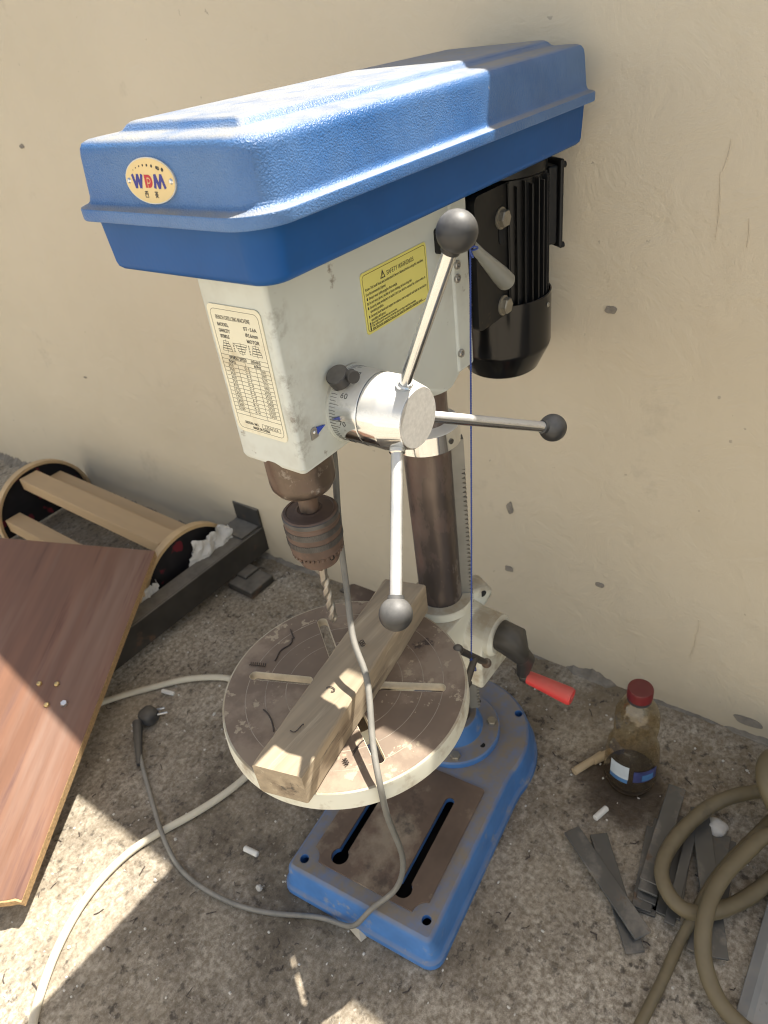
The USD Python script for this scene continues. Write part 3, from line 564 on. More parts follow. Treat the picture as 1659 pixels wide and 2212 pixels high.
# ---- pulley cover
LX0, LX1, LYH, LZ = -.2109, .2626, .0935, .8406
RAD = (.018, .032, .017, .018)
def gring(i, z): return rrect(LX0 + i, LX1 - i, -LYH + i, LYH - i, [max(r - i, .004) for r in RAD], z, 14)
def lip_wave(): pass
prof = [(.0115, LZ), (.0006, LZ), (0, LZ + .0010), (0, LZ + .0070), (.0006, LZ + .0080), (.0026, LZ + .0086), (.0058, LZ + .0095), (.0076, LZ + .0112), (.0086, LZ + .0140), (.0112, LZ + .0395),
        (.0122, LZ + .0435), (.0142, LZ + .0465), (.0175, LZ + .0482), (.0225, LZ + .0488), (.0320, LZ + .0494), (.0345, LZ + .0504), (.0372, LZ + .0534), (.0395, LZ + .0548), (.0420, LZ + .0552)]
cov = obj('pulley_cover', loft([gring(i, z) for i, z in prof]), 'blue_hammer', dp, smooth=42, label='blue hammered pulley cover with a rolled lip')
pan = [(.026, .8025), (.0195, .8026), (.0155, .8038), (.0130, .8062), (.0120, .8095), (.0100, .8395), (.0100, .8412)]
obj('cover_pan', loft([gring(i, z) for i, z in pan]), 'blue_smooth', dp, smooth=42, label='lower blue pan under the pulley cover')
# badge on the front of the cover
bn_ = V(math.cos(.102), 0, math.sin(.102)); bn_ /= np.linalg.norm(bn_); bu = V(0, 1, 0); bv = np.cross(bn_, bu)
BO = V(LX1 - .0093, -.0052, .8660); RBd = np.stack([bu, bv, bn_], 1)
el = affinity.scale(Point(0, 0).buffer(1, 48), .0250, .0135)
bdg = obj('badge', extr(el, .0022, BO - bn_ * .0015, RBd), 'label_silver', cov, label='oval gold badge reading WDM')
obj('badge_face', extr(el.buffer(-.0006), .0002, BO + bn_ * .00071, RBd), 'badge_gold', bdg, smooth=False)
BF = BO + bn_ * .00093
def poly(*p): return Polygon(p)
Wp = unary_union([LineString(s).buffer(.00085, cap_style=2) for s in ([(-.0170, .0035), (-.0145, -.0040)], [(-.0145, -.0040), (-.0118, .0035)], [(-.0118, .0035), (-.0100, -.0040)], [(-.0100, -.0040), (-.0075, .0035)])]).buffer(.0003)
Mp = unary_union([LineString(s).buffer(.00085, cap_style=2) for s in ([(.0045, -.0040), (.0060, .0035)], [(.0060, .0035), (.0090, -.0040)], [(.0090, -.0040), (.0118, .0035)], [(.0118, .0035), (.0145, -.0040)])]).buffer(.0003)
obj('badge_letters', extr(unary_union([Wp, Mp]), .0001, BF, RBd), 'ink_blue', bdg, smooth=False)
D = unary_union([sbox(-.0050, -.0040, -.0010, .0036), affinity.translate(affinity.scale(Point(0, 0).buffer(1), .0036, .0038), -.0010, -.0002)]).difference(sbox(-.01, -.0045, -.0055, .0045))
inn = unary_union([LineString([(-.0026, -.0018), (-.0026, .0016), (-.0006, .0016), (.0004, .0006), (.0004, -.0004), (-.0006, -.0013), (-.0026, -.0013)]).buffer(.00030), LineString([(-.0026, -.0013), (-.0026, -.0040)]).buffer(.0003)])
obj('badge_letters', extr(D.difference(inn), .0001, BF, RBd), 'ink_red', bdg, smooth=False)
dots = [Point(-.0150 + .0031 * k + .00016 * k * k, .0054 + .0036 * math.sin(math.pi * (k + .6) / 8.4)).buffer(.00028 + .00012 * k) for k in range(8)] + [Point(.0108, .0072).buffer(.0011).difference(Point(.0110, .0073).buffer(.0004))]
def glyph(segs, x, y, s): return unary_union([LineString([(x + a * s, y + b * s) for a, b in g]).buffer(.00022, cap_style=2) for g in segs])
xi = [[(-.5, .5), (.5, .5)], [(-.42, .22), (.42, .22), (.42, -.5), (-.42, -.5), (-.42, .22)], [(-.15, .5), (-.15, .1), (-.3, -.15)], [(.15, .5), (.15, -.1), (.35, -.1)]]
li = [[(-.5, .42), (.5, .42)], [(-.2, .55), (-.2, .3)], [(.2, .55), (.2, .3)], [(0, .3), (0, .02)], [(-.3, .18), (.3, .18)], [(-.45, .02), (.45, .02)], [(-.15, .0), (-.45, -.2)], [(.15, .0), (.4, -.15)], [(-.3, -.2), (.35, -.2), (-.4, -.55)], [(-.2, -.28), (.45, -.55)]]
obj('badge_letters', extr(unary_union(dots + [glyph(xi, -.0055, -.0078, .0034), glyph(li, .0045, -.0078, .0034)]), .0001, BF, RBd), 'ink_black', bdg, smooth=False)
for s in (-1, 1): obj('badge_rivet', lathe([(0, .0014), (.0011, .0011), (.0019, 0)], 16, BO + bu * s * .0212 + bn_ * .0008, bn_), 'zinc', bdg)
# ---- motor
MC = V(-.1535, .0105, 0); MR = .0535
mot = obj('motor', lathe([(0, .60), (.046, .60), (.0475, .785), (.050, .787), (.050, .796), (.046, .801), (0, .801)], 72, MC), 'motor_black', dp)
for k in range(36):
    a = 2 * math.pi * k / 36; d = V(math.cos(a), math.sin(a), 0)
    obj('cooling_fin', put(bbox(.044, MR - .0005, -.0008, .0008, .652, .784 - .004 * (k % 2), .0005), MC, np.stack([d, V(-d[1], d[0], 0), V(0, 0, 1)], 1)), 'motor_black', mot, smooth=False)
fc = obj('fan_cover', lathe([(.0545, .663), (.0560, .663), (.0560, .605), (.0545, .600), (.042, .575), (.038, .572), (0, .572)], 96, MC), 'fan_black', dp, label='glossy black fan cover at the motor foot')
a = math.radians(95); d = V(math.cos(a), math.sin(a), 0); c = MC + d * .0558 + V(0, 0, .651); obj('screw', lathe([(0, .0016), (.0022, .0013), (.003, 0)], 16, c, d), 'zinc_bolt', fc)
a = math.radians(147); d = V(math.cos(a), math.sin(a), 0); R_ = np.stack([d, V(-d[1], d[0], 0), V(0, 0, 1)], 1)
tb_ = obj('terminal_box', put(cat(rbox(.044, .0560, -.026, .026, .708, .787, .003), rbox(.0563, .0610, -.029, .029, .704, .792, .002)), MC, R_), 'bracket_black', dp)
for zz in (.706, .786): obj('box_screw', put(cyl((.0595, -.0255, zz), (.0635, -.0255, zz), .0032), MC, R_), 'bracket_black', tb_)
mb = extr(rr2(-.036, .045, 0, .130, .008), .008, (-.088, .0345, .6555), np.stack([SX, SY, SZ], 1))
brk = obj('motor_bracket', cat(mb, bbox(-.136, -.127, -.02, .0425, .660, .780, .002), bbox(-.13, -.05, -.03, .034, .67, .775)), 'bracket_black', dp, smooth=20)
for x, z in ((-.1005, .7555), (-.1015, .6675)):
    bb = obj('bolt', cat(cyl((x, .0425, z), (x, .0440, z), .0105, n=24), hexa((x, .044, z), (x, .0502, z), .0086)), 'zinc_bolt', brk, smooth=25)
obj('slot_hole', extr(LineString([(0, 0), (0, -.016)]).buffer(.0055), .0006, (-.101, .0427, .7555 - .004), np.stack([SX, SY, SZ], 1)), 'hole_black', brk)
# ---- belt tension lever
E0, E1 = PY(1006, 516, .062), PY(1096, 610, .072)
ld_ = E1 - E0; ll = np.linalg.norm(ld_)
lv = obj('tension_lever', lathe([(0, 0), (.0045, 0), (.0052, ll * .35), (.0060, ll * .45), (.0088, ll * .82), (.0092, ll - .002), (.0080, ll), (0, ll)], 32, E0, ld_), 'lever_grey', dp)
obj('lever_pivot', cat(cyl(E0 - V(.0, .03, .002), E0 + V(0, .006, -.002), .008, n=24, b=.001), rbox(E0[0] - .010, E0[0] + .012, .034, .056, E0[2] - .012, E0[2] + .010, .003)), 'bracket_black', lv)
# ---- depth dial and feed hub
HC = V(.148, 0, .670); ax = V(0, 1, 0)
dial = obj('depth_dial', lathe([(0, HY + .0005), (.0312, HY + .0005), (.0316, HY + .0012), (.0316, .0655), (.0312, .0662), (0, .0662)], 96, HC, ax), 'chrome', dp)
tk = []
for k in range(72):
    a = 2 * math.pi * k / 72; ln = .010 if k % 5 == 0 else .0065
    e1 = V(math.cos(a), 0, math.sin(a)); e2 = np.cross(ax, e1)
    tk.append(put(bbox(-.00016, .00016, HY + .0022, HY + .0022 + ln, .0315, .03172), HC, np.stack([e2, ax, e1], 1)))
obj('graduations', trimesh.util.concatenate(tk), 'ink_black', dial, smooth=False)
nm = []
for t, deg in (('60', 40), ('70', -2), ('50', 82), ('80', -44)):
    a = math.radians(deg); e1 = V(math.cos(a), 0, math.sin(a)); up = np.cross(e1, ax)
    m = meshkit.text_mesh(t, .0042, .0002); m.vertices -= V(m.bounds[1][0] / 2, .0021, 0)
    nm.append(put(m, HC + e1 * .03155 + ax * (HY + .0155), np.stack([ax, -np.cross(ax, e1), e1], 1)))
obj('numerals', trimesh.util.concatenate(nm), 'ink_black', dial, smooth=False)
a = math.radians(58); e1 = V(math.cos(a), 0, math.sin(a)); kc = HC + ax * .0475 + e1 * .031
kn = obj('dial_lock_knob', lathe([(0, 0), (.0045, 0), (.0045, .004), (.0088, .0042), (.0094, .005), (.0094, .0135), (.0086, .0145), (0, .0145)], 40, kc, e1), 'black_plastic', dial)
e2 = np.cross(ax, e1); kc2 = kc + e1 * .009 + ax * .009 + -e2 * .004
obj('knob_stub', cyl(kc2, kc2 + (ax * .55 - V(0, 0, .35) + e1 * .5) * .012, .0052, n=28, b=.0006), 'black_plastic', kn)
hub = obj('feed_hub', lathe([(0, .0664), (.0302, .0664), (.0310, .0672), (.0312, .083), (.0305, .0855), (.0256, .1040), (.0248, .1050), (0, .1050)], 96, HC, ax), 'chrome', dp, smooth=30, label='dusty chrome hub that carries the three feed handles')
obj('hub_face', cyl(HC + ax * .1050, HC + ax * .1056, .0243, n=80), 'chrome_face', hub)
def by_size(u, v, r_px, R):
    d = ray(u, v); return CAM + d / np.linalg.norm(d) * R * FPX / r_px
BRAD = .0132
balls = [by_size(987, 500, 46 / 1.078, BRAD), by_size(1194, 924, 30 / 1.034, BRAD), by_size(855, 1327, 37.3 / 1.01, BRAD)]
for B in balls:
    d0 = B - (HC + ax * .088); d0 /= np.linalg.norm(d0); rad = d0 - (d0 @ ax) * ax; rad /= np.linalg.norm(rad)
    S0 = HC + ax * .0925 + rad * .020; d = B - S0; Ln = np.linalg.norm(d); d /= Ln
    sp = obj('feed_handle', cyl(S0, S0 + d * (Ln - .008), .0050, n=36), 'chrome_rod', hub)
    obj('rod_collar', cyl(S0 + d * .0075, S0 + d * .0125, .0066, n=32, b=.001), 'chrome', hub)
    fx = frame(d); fl2 = cat(put(bbox(-.006, .006, .0046, .0053, 0, .0002), S0 + d * .03, fx))
    obj('ball_knob', lathe([(0, -BRAD)] + [(BRAD * math.sin(t), -BRAD * math.cos(t)) for t in np.linspace(.05, math.pi - .05, 40)] + [(0, BRAD)], 48, B, -d), 'black_ball', sp, smooth=True)
    obj('knob_neck', cyl(B - d * (BRAD + .0012), B - d * (BRAD - .004), .0064, .0070, 28), 'black_ball', sp)
# ---- quill, spindle, chuck, bit
QX = .187
ql = obj('quill', lathe([(0, .5965), (.022, .5965), (.0255, .5985), (.0290, .604), (.0298, .609), (.0302, .640), (0, .640)], 72, (QX, 0, 0)), 'quill_steel', dp)
obj('spindle', lathe([(0, .571), (.0088, .571), (.0092, .584), (.0082, .586), (.0082, .60), (0, .60)], 40, (QX, 0, 0)), 'quill_steel', dp)
C0 = .0262
chk = obj('chuck', lathe([(0, .508), (.0075, .508), (.0090, .5095), (.0185, .5145), (.0205, .520), (.0215, .5295), (.0245, .5305), (.0252, .5330), (.0256, .5345), (.0258, .5395), (.0261, .5475), (.0262, .555), (.0262, .5625), (.0258, .5640), (C0 - .0002, .5645), (C0, .5655), (C0, .5705), (C0 - .0015, .5722), (.0225, .5726), (.0218, .5718), (.0150, .5722), (.0118, .5735), (.0105, .5728), (0, .5728)], 96, (QX, 0, 0)), 'chuck_rust', dp, smooth=32, label='rusty keyed drill chuck')
def knurl(z0, z1, r, n=84):
    parts = [lathe([(r - .002, z0), (r, z0), (r, z1), (r - .002, z1)], 96, (QX, 0, 0))]
    for k in range(n):
        a = 2 * math.pi * k / n; d = V(math.cos(a), math.sin(a), 0); t = V(-d[1], d[0], 0)
        parts.append(put(bbox(-.0003, .0003, -(z1 - z0) / 2 + .0003, (z1 - z0) / 2 - .0003, 0, .0004), V(QX, 0, (z0 + z1) / 2) + d * (r - .0001), frame(d, t * .93 + V(0, 0, -.35)) @ np.array([[1, 0, 0], [0, 1, 0], [0, 0, 1.0]])))
    return trimesh.util.concatenate(parts)
obj('knurled_band', knurl(.5535, .5600, .0265), 'chuck_dark', chk, smooth=20); obj('knurled_band', knurl(.5412, .5475, .0264), 'chuck_dark', chk, smooth=20)
obj('top_band', lathe([(.0255, .5660), (.02655, .5662), (.02655, .5703), (.0255, .5712)], 96, (QX, 0, 0)), 'chuck_dark', chk)
te = []
for k in range(34):
    a = 2 * math.pi * k / 34; d = V(math.cos(a), math.sin(a), 0)
    te.append(put(bbox(.0212, .0250, -.0012, .0012, .5272, .5312, .0004), (QX, 0, 0), np.stack([d, V(-d[1], d[0], 0), V(0, 0, 1)], 1)))
obj('gear_teeth', trimesh.util.concatenate(te), 'chuck_rust', chk, smooth=False)
for deg in (-5, 80, 200):
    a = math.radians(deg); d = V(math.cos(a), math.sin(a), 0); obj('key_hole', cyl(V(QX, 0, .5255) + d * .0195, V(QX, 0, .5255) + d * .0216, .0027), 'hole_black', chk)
for k in range(3):
    a = 2 * math.pi * k / 3 + .5; d = V(math.cos(a), math.sin(a), 0); obj('jaw', put(bbox(.003, .0075, -.0022, .0022, .5035, .5095, .001), (QX, 0, 0), np.stack([d, V(-d[1], d[0], 0), V(0, 0, 1)], 1)), 'chuck_rust', chk)
bit = []
for z in np.arange(.4285, .5090, .0012):
    u = max(0, min(1, (z - .4285) / .007)); tw = (z - .43) / .034 * 2 * math.pi if z < .492 else (.492 - .43) / .034 * 2 * math.pi
    a = np.linspace(0, 2 * np.pi, 28, endpoint=False); flute = 1 - (.46 if z < .488 else .46 * max(0, (.5 - z) / .012) if z < .5 else 0) * np.clip(np.cos(2 * (a - tw)), 0, 1) ** .7
    rr3 = .0046 * (.12 + .88 * u) * flute; bit.append(np.c_[QX + .0004 + rr3 * np.cos(a), rr3 * np.sin(a), np.full(28, z)])
obj('drill_bit', loft(bit), 'bit_steel', dp, smooth=50)
# ---- power cord with its plug
cp = [FL(u, v, h) for u, v, h in ((712, 930, .640), (722, 990, .610), (728, 1080, .555), (737, 1180, .502), (751, 1290, .458), (766, 1390, .426), (788, 1450, .408), (799, 1520, .390), (806, 1610, .366), (822, 1701, .3400), (843, 1780, .255), (868, 1845, .170), (868, 1890, .120), (846, 1930, .082), (800, 1966, .0585), (762, 2000, .030), (700, 1984, .006), (600, 1974, .0045), (500, 1950, .0045), (420, 1905, .0045), (378, 1860, .0045), (350, 1800, .0125), (330, 1735, .0045), (308, 1655, .006), (299, 1610, .011))]
cord = thing('power_cord', 'grey power cord hanging past the drill chuck and over the table to the floor', 'power cord', cp[14] * V(1, 1, 0))
obj('cord', tube(spline(cp, 14), .0033, 14), 'cord_grey', cord)
p1 = cp[-1]; p2 = FL(297, 1560, .017); p3 = FL(318, 1545, .018)
pl = obj('plug', cat(tube(spline([p1 - (p2 - p1) * .8, p1, p2], 8), np.linspace(.0042, .0085, 17), 16), rbox(p3[0] - .017, p3[0] + .014, p3[1] - .015, p3[1] + .017, .002, .030, .012)), 'plug_black', cord)
for s in (-.006, .006): obj('plug_pin', cyl(p3 + V(-.012 + s * .3, .008 + s, 0), p3 + V(-.024 + s * .3, .022 + s, .002), .002), 'zinc', pl)

# ================================================================ string and chuck key
kb = FL(1015, 1428, .226)
s0, s1 = E0 + V(.0, .004, -.010), PY(1018, 1425, .0835)
sp_ = spline([s0, s0 * .7 + s1 * .3 + V(.001, .001, 0), s0 * .35 + s1 * .65 + V(.0006, .001, 0), s1], 10)
tw1, tw2 = [], []
ts = np.linspace(0, 1, 420)
sp_ = np.stack([np.interp(ts, np.linspace(0, 1, len(sp_)), sp_[:, k]) for k in range(3)], 1)
for k, s in ((tw1, 0), (tw2, math.pi)):
    ph = ts * 2 * math.pi * 90 + s; k.append(tube(sp_ + np.stack([np.cos(ph), np.sin(ph), 0 * ph], 1) * .00045, .00062, 6))
loopk = tube(spline([s1, s1 + V(.004, .004, -.008), s1 + V(.001, .006, -.014), s1 + V(-.004, 0, -.008), s1 + V(0, -.002, .001)], 8), .0009, 6)
knot = ball(s1 + V(0, .0, -.001), .0022, 2); tail = tube(spline([s0, s0 + V(.003, .004, -.004), s0 + V(.006, .004, .004), s0 + V(-.002, .006, .003), s0], 8), .0009, 6)
single('string', cat(tw1[0], tw2[0], loopk, knot, tail), 'string_blue', 'thin twisted blue string hanging from the tension lever down the column', 'string')
K0, K1 = PY(1000, 1408, .078), PY(1050, 1432, .086)
kd = K1 - K0; kd /= np.linalg.norm(kd); kmid = (K0 + K1) / 2; K2 = PY(1003, 1490, .104)
ky_ = thing('chuck_key', 'dark steel chuck key tied to the blue string by the table bracket', 'chuck key', kmid)
sd = K2 - kmid; sd /= np.linalg.norm(sd)
obj('cross_bar', cat(cyl(K0 - kd * .012, K1 + kd * .001, .0042, n=20, b=.0008), bbox(0, 0.0001, 0, .0001, 0, .0001)) if False else cyl(K0 - kd * .012, K1 + kd * .001, .0042, n=20, b=.0008), 'dark_steel', ky_)
obj('bar_end', ball(K1 + kd * .001, .0062, 2), 'dark_steel', ky_, smooth=True); obj('bar_end', ball(K0 - kd * .012, .0062, 2), 'dark_steel', ky_, smooth=True)
obj('key_shaft', cyl(kmid, kmid + sd * .05, .0042, n=20), 'dark_steel', ky_)
tt_ = [cyl(kmid + sd * .05, kmid + sd * .058, .0062, .0045, 20)]
obj('key_gear', tt_[0], 'dark_steel', ky_)

# ================================================================ wooden block and shavings on the table
a_, b_, c_, d_ = V(.3365, .0125), V(.3210, .0625), V(.047, .0140), V(.0625, -.0360)
wv = np.array([(*a_, 0), (*b_, 0), (*c_, 0), (*d_, 0)]); 
def grained(p4, z0, z1, nx=40, seed=0):
    """a sawn beam between four plan corners, with worn edges"""
    e = (p4[3] - p4[0]); l = np.linalg.norm(e); e = e / l; n = (p4[1] - p4[0]); w = np.linalg.norm(n); n = n / w; R = np.stack([e, n, np.cross(e, n)], 1)
    if R[2, 2] < 0: R[:, 2] *= -1
    rings = []; g = np.random.default_rng(seed); h = z1 - z0
    for k in range(nx + 1):
        t = k / nx; b = .0012 + .0014 * meshkit.fbm(V(t * 9, seed, 1)) 
        jj = (meshkit.fbm(np.array([[t * 14, i * 3.1, seed] for i in range(8)]), 3) - .5) * .0016
        en = 0.0012 if k in (0, nx) else 0
        q = np.array([(b, 0), (w - b, 0), (w, b), (w, h - b), (w - b, h), (b, h), (0, h - b), (0, b)]); q = (q - V(w / 2, h / 2)) * (1 - en * 18) + V(w / 2, h / 2)
        rings.append(np.c_[np.full(8, t * l), q[:, 0] + jj, q[:, 1] + np.roll(jj, 3) * np.array([0, 0, 1, 1, 1, 1, 1, 1])])
    m = loft(rings); return put(m, V(p4[0][0], p4[0][1], z0), R)
wb = grained(wv, TZ + .0006, TZ + .0436, 48, 4)
if wb.volume < 0: wb.invert()
single('wooden_block', wb, 'wood_block', 'weathered wooden beam offcut lying across the round drilling table', 'wood block', smooth=25)
def squiggle(pts, r=.0007): return tube(spline(pts, 8), r, 6)
def helix(c, d, n=5, R=.0018, p=.0026):
    F_ = frame(d); t = np.linspace(0, n * 2 * np.pi, n * 14); return tube(V(*c) + np.stack([R * np.cos(t), R * np.sin(t), t / (2 * np.pi) * p], 1) @ F_.T, .0005, 5)
def T5(u, v, h=TZ + .001): return FL((500 + u / 2.212) * .864, (1200 + v / 2.212) * .864, h)
GS = 'metal shavings on the drilling table'
single('metal_shaving', squiggle([T5(500, 825), T5(508, 850), T5(520, 875)]), 'chip_dark', 'short dark curl of swarf nearest the far rim of the table', 'shaving', GS)
single('metal_shaving', squiggle([T5(508, 875), T5(490, 915), T5(450, 940), T5(430, 970), T5(415, 1000)], .0009), 'chip_dark', 'long wavy dark shaving left of the upper slot on the table', 'shaving', GS)
single('metal_shaving', helix(T5(275, 1015, TZ + .003), T5(380, 1025, TZ + .003) - T5(275, 1015, TZ + .003), 8), 'chip_dark', 'tight dark coil shaving at the left edge of the table', 'shaving', GS)
single('metal_shaving', squiggle([T5(350, 1270), T5(380, 1300), T5(400, 1345), T5(408, 1390)], .0009), 'chip_dark', 'curved dark shaving beside the left face of the wooden beam', 'shaving', GS)
single('metal_shaving', squiggle([T5(845, 1520), T5(870, 1480), T5(850, 1500), T5(890, 1450), T5(905, 1440)], .0006), 'chip_dark', 'fine tangled shaving near the front slot of the table', 'shaving', GS)
single('metal_shaving', helix(T5(797, 1540, TZ + .003), T5(815, 1570, TZ + .003) - T5(797, 1540, TZ + .003), 3), 'chip_dark', 'small dark coil shaving on the front of the table', 'shaving', GS)
WTOP = TZ + .0446
single('metal_shaving', squiggle([T5(500, 1385, WTOP), T5(530, 1390, WTOP), T5(555, 1365, WTOP), T5(575, 1350, WTOP)], .0006), 'chip_dark', 'fine shaving on the near part of the wooden beam', 'shaving', 'shavings on the wooden beam')
single('metal_shaving', helix(T5(890, 890, WTOP + .002), T5(910, 925, WTOP + .002) - T5(890, 890, WTOP + .002), 3, .0025), 'chip_dark', 'dark coil shaving on the middle of the wooden beam', 'shaving', 'shavings on the wooden beam')
single('metal_shaving', squiggle([T5(700, 1150, WTOP), T5(730, 1145, WTOP), T5(745, 1160, WTOP), T5(725, 1168, WTOP)], .0006), 'chip_dark', 'fine looped shaving on the beam left of the hanging cord', 'shaving', 'shavings on the wooden beam')

# ================================================================ things on the left
bt = thing('steel_channel', 'rusty dark steel channel lying on the floor between the hoops and the drill press', 'steel channel', (.02, -.62, 0))
obj('channel', cat(bbox(-.21, .34, -.604, -.600, .022, .082, .001), bbox(-.21, .34, -.640, -.604, .078, .082, .001), bbox(-.21, .34, -.640, -.604, .022, .026, .001)), 'dark_steel', bt, smooth=20)
obj('end_angle', cat(bbox(-.206, -.200, -.675, -.600, .0825, .128, .001), bbox(-.200, -.150, -.675, -.606, .0825, .0865, .001)), 'dark_steel', bt, smooth=20)
obj('foot', cat(rbox(-.150, -.085, -.605, -.535, .0, .018, .004), rbox(-.150, -.110, -.61, -.575, .0, .024, .004)), 'dark_steel', bt)
cradle = thing('hoop_frame', 'pale plywood frame of two half hoops joined by rails and lined with dark fabric', 'wooden frame', (-.04, -.94, 0))
def hoop(yc, xc=-.05, zc=.027, R=.120):
    a = np.linspace(0, math.pi, 48); pts = [(xc + R, .0)] + [(xc + R * math.cos(t), zc + R * math.sin(t)) for t in a] + [(xc - R, .0)]
    arc = LineString(pts); band = arc.buffer(.0035, cap_style=2); face = Polygon(pts)
    Rr = np.array([[1, 0, 0], [0, 0, -1.0], [0, 1, 0]])
    return extr(band, .017, (0, yc + .0085, 0), Rr), extr(face.buffer(-.0038), .003, (0, yc - .004, 0), Rr)
for yc, lb in ((-.665, None), (-1.225, None)):
    b0, f0 = hoop(yc); hp = obj('plywood_hoop', b0, 'plywood', cradle, smooth=30); obj('fabric_panel', f0, 'fabric', hp, smooth=False)
obj('rail', bbox(-.060, -.014, -1.212, -.686, .108, .137, .001), 'pale_wood', cradle, smooth=20)
obj('rail', bbox(-.112, -.074, -1.212, -.686, .076, .106, .001), 'pale_wood', cradle, smooth=20)
obj('rail', bbox(.018, .056, -1.212, -.686, .030, .062, .001), 'pale_wood', cradle, smooth=20)
# crumpled plastic sheet
def crumple(poly3, n, amp, seed):
    c = np.array(poly3, float); u, v = np.meshgrid(np.linspace(0, 1, n), np.linspace(0, 1, n)); P = (c[0] * ((1 - u) * (1 - v))[..., None] + c[1] * (u * (1 - v))[..., None] + c[2] * (u * v)[..., None] + c[3] * ((1 - u) * v)[..., None])
    f = meshkit.fbm(np.stack([u * 5, v * 5, u * 0 + seed], -1), 4) - .5; g = meshkit.fbm(np.stack([u * 6, v * 6, u * 0 + seed + 9], -1), 4) - .5
    P[..., 1] += amp * (f + .45); P[..., 2] += amp * .5 * g; P = P.reshape(-1, 3); P[:, 2] = np.maximum(P[:, 2], .002); F = []
    for i in range(n - 1):
        for j in range(n - 1): k = i * n + j; F += [(k, k + 1, k + n + 1), (k, k + n + 1, k + n)]
    t = trimesh.Trimesh(P, F, process=False); b = t.copy(); b.vertices = b.vertices - t.vertex_normals * .0008; b.invert(); return cat(t, b)
single('plastic_sheet', crumple([(-.150, -.654, .112), (-.060, -.656, .124), (-.015, -.646, .04), (-.15, -.646, .04)], 26, .034, 3), 'cloth_white', 'crumpled whitish plastic sheet tucked between the near hoop and the steel channel', 'plastic sheet')
single('plastic_sheet', crumple([(.035, -.655, .10), (.065, -.65, .10), (.10, -.645, .05), (.05, -.65, .04)], 22, .022, 5), 'cloth_white', 'small crumpled whitish plastic scrap beside the board at the hoop foot', 'plastic sheet')
# chipboard panel with dark laminate
A, B = V(.0222, -.6355, .165), V(.525, -.336, .045); e1 = B - A; le = np.linalg.norm(e1); e1 /= le; e2 = V(.162, -.246, .050); e2 -= (e2 @ e1) * e1; e2 /= np.linalg.norm(e2); e3 = np.cross(e1, e2)
if e3[2] < 0: e3 = -e3
RBo = np.stack([e1, e2, e3], 1)
bd = thing('laminate_board', 'dark red wood-grain laminated chipboard panel leaning on the plywood hoops', 'board', V(.35, -.6, 0))
g = np.random.default_rng(5); ed = [(le + .0025 * g.normal(), y) for y in np.linspace(0, .55, 60)]
brd = Polygon([(0, 0)] + ed + [(0, .55)]).buffer(0)
lm = RBo if np.linalg.det(RBo) > 0 else None
def slab(poly, z0, h):
    m = extr(poly, h, (0, 0, z0)); m.vertices = A + m.vertices @ RBo.T
    if np.linalg.det(RBo) < 0: m.invert()
    return m
# material space for the grain follows the panel: the panel prim is rotated instead of its points
def panel(name, poly, z0, h, mt):
    path = numbered(str(bd.GetPath()) + '/' + name); m = extr(poly, h, (0, 0, z0)); s = np.linalg.det(RBo) < 0
    if s: m.vertices = m.vertices * V(1, -1, 1); m.invert()
    R_ = RBo * (V(1, -1, 1) if s else 1); gq = usdkit.mesh(stage, path, m, LOOK[mt], smooth=20); Mx = np.eye(4); Mx[:3, :3] = R_.T; Mx[3, :3] = A - org[str(bd.GetPath())]
    UsdGeom.Xformable(gq.GetPrim()).AddTransformOp().Set(Gf.Matrix4d(*Mx.ravel().tolist())); org[path] = None; return gq.GetPrim()
panel('chipboard_core', brd, -.018, .0174, 'chipboard')
panel('laminate_face', Polygon([(0, .0004)] + [(x - .0022 - abs(.001 * g.normal()), max(y, .0004)) for x, y in ed] + [(0, .55)]).buffer(0), -.0005, .0007, 'laminate')
for i, (u, v, mt, lb) in enumerate(((85, 1477, 'brass', 'brass screw head farthest left on the laminated board'), (123, 1478, 'brass', 'brass screw head in the back right of the four on the board'), (101, 1523, 'brass', 'brass screw head in the front left of the four on the board'), (139, 1521, 'zinc', 'shiny silver nut at the front right of the four on the board'))):
    c = at(u, v, e3, A @ e3 + .0003)
    mm = lathe([(0, 0), (.0042, 0), (.0040, .0018), (.0028, .0030), (0, .0034)], 24, c, e3) if mt == 'brass' else hexa(c, c + e3 * .005, .0052)
    single('screw' if mt == 'brass' else 'nut', mm, mt, lb, 'screw' if mt == 'brass' else 'nut', smooth=20)

# ================================================================ cable and litter on the floor
def C2(u, v, h=0.0): return FL(u / 2.074 * .864, (1650 + v / 2.074) * .864, h)
cb = [C2(u, v, h) for u, v, h in ((420, 265, .006), (525, 222, .006), (650, 180, .006), (800, 140, .006), (950, 103, .006), (1080, 90, .006), (1200, 100, .006), (1330, 190, .006), (1385, 360, .006), (1360, 500, .006), (1270, 610, .006), (1150, 705, .006), (1000, 800, .006), (845, 885, .006), (700, 975, .006), (570, 1090, .006), (440, 1245, .006), (330, 1430, .006), (255, 1600, .006), (190, 1800, .006), (150, 1990, .006), (120, 2150, .006))]
single('white_cable', tube(spline(cb, 10), .0055, 14), 'cable_cream', 'thick cream coloured cable looping across the floor under the table', 'cable')
def stub(p, q, r): return cyl(p, q, r, n=20, b=r * .25)
GB = 'white cigarette filters on the floor'
for p, q, r, lb in (((350, 1492), (376, 1499), .0038, 'white filter stub beside the cream cable left of the table'), ((528, 1832), (557, 1846), .0040, 'white filter stub left of the blue base corner'), ((1285, 1768), (1311, 1745), .0042, 'white filter stub in front of the oily bottle')):
    single('filter_stub', stub(FL(*p, r), FL(*q, r), r), 'white_filter', lb, 'cigarette butt', GB)
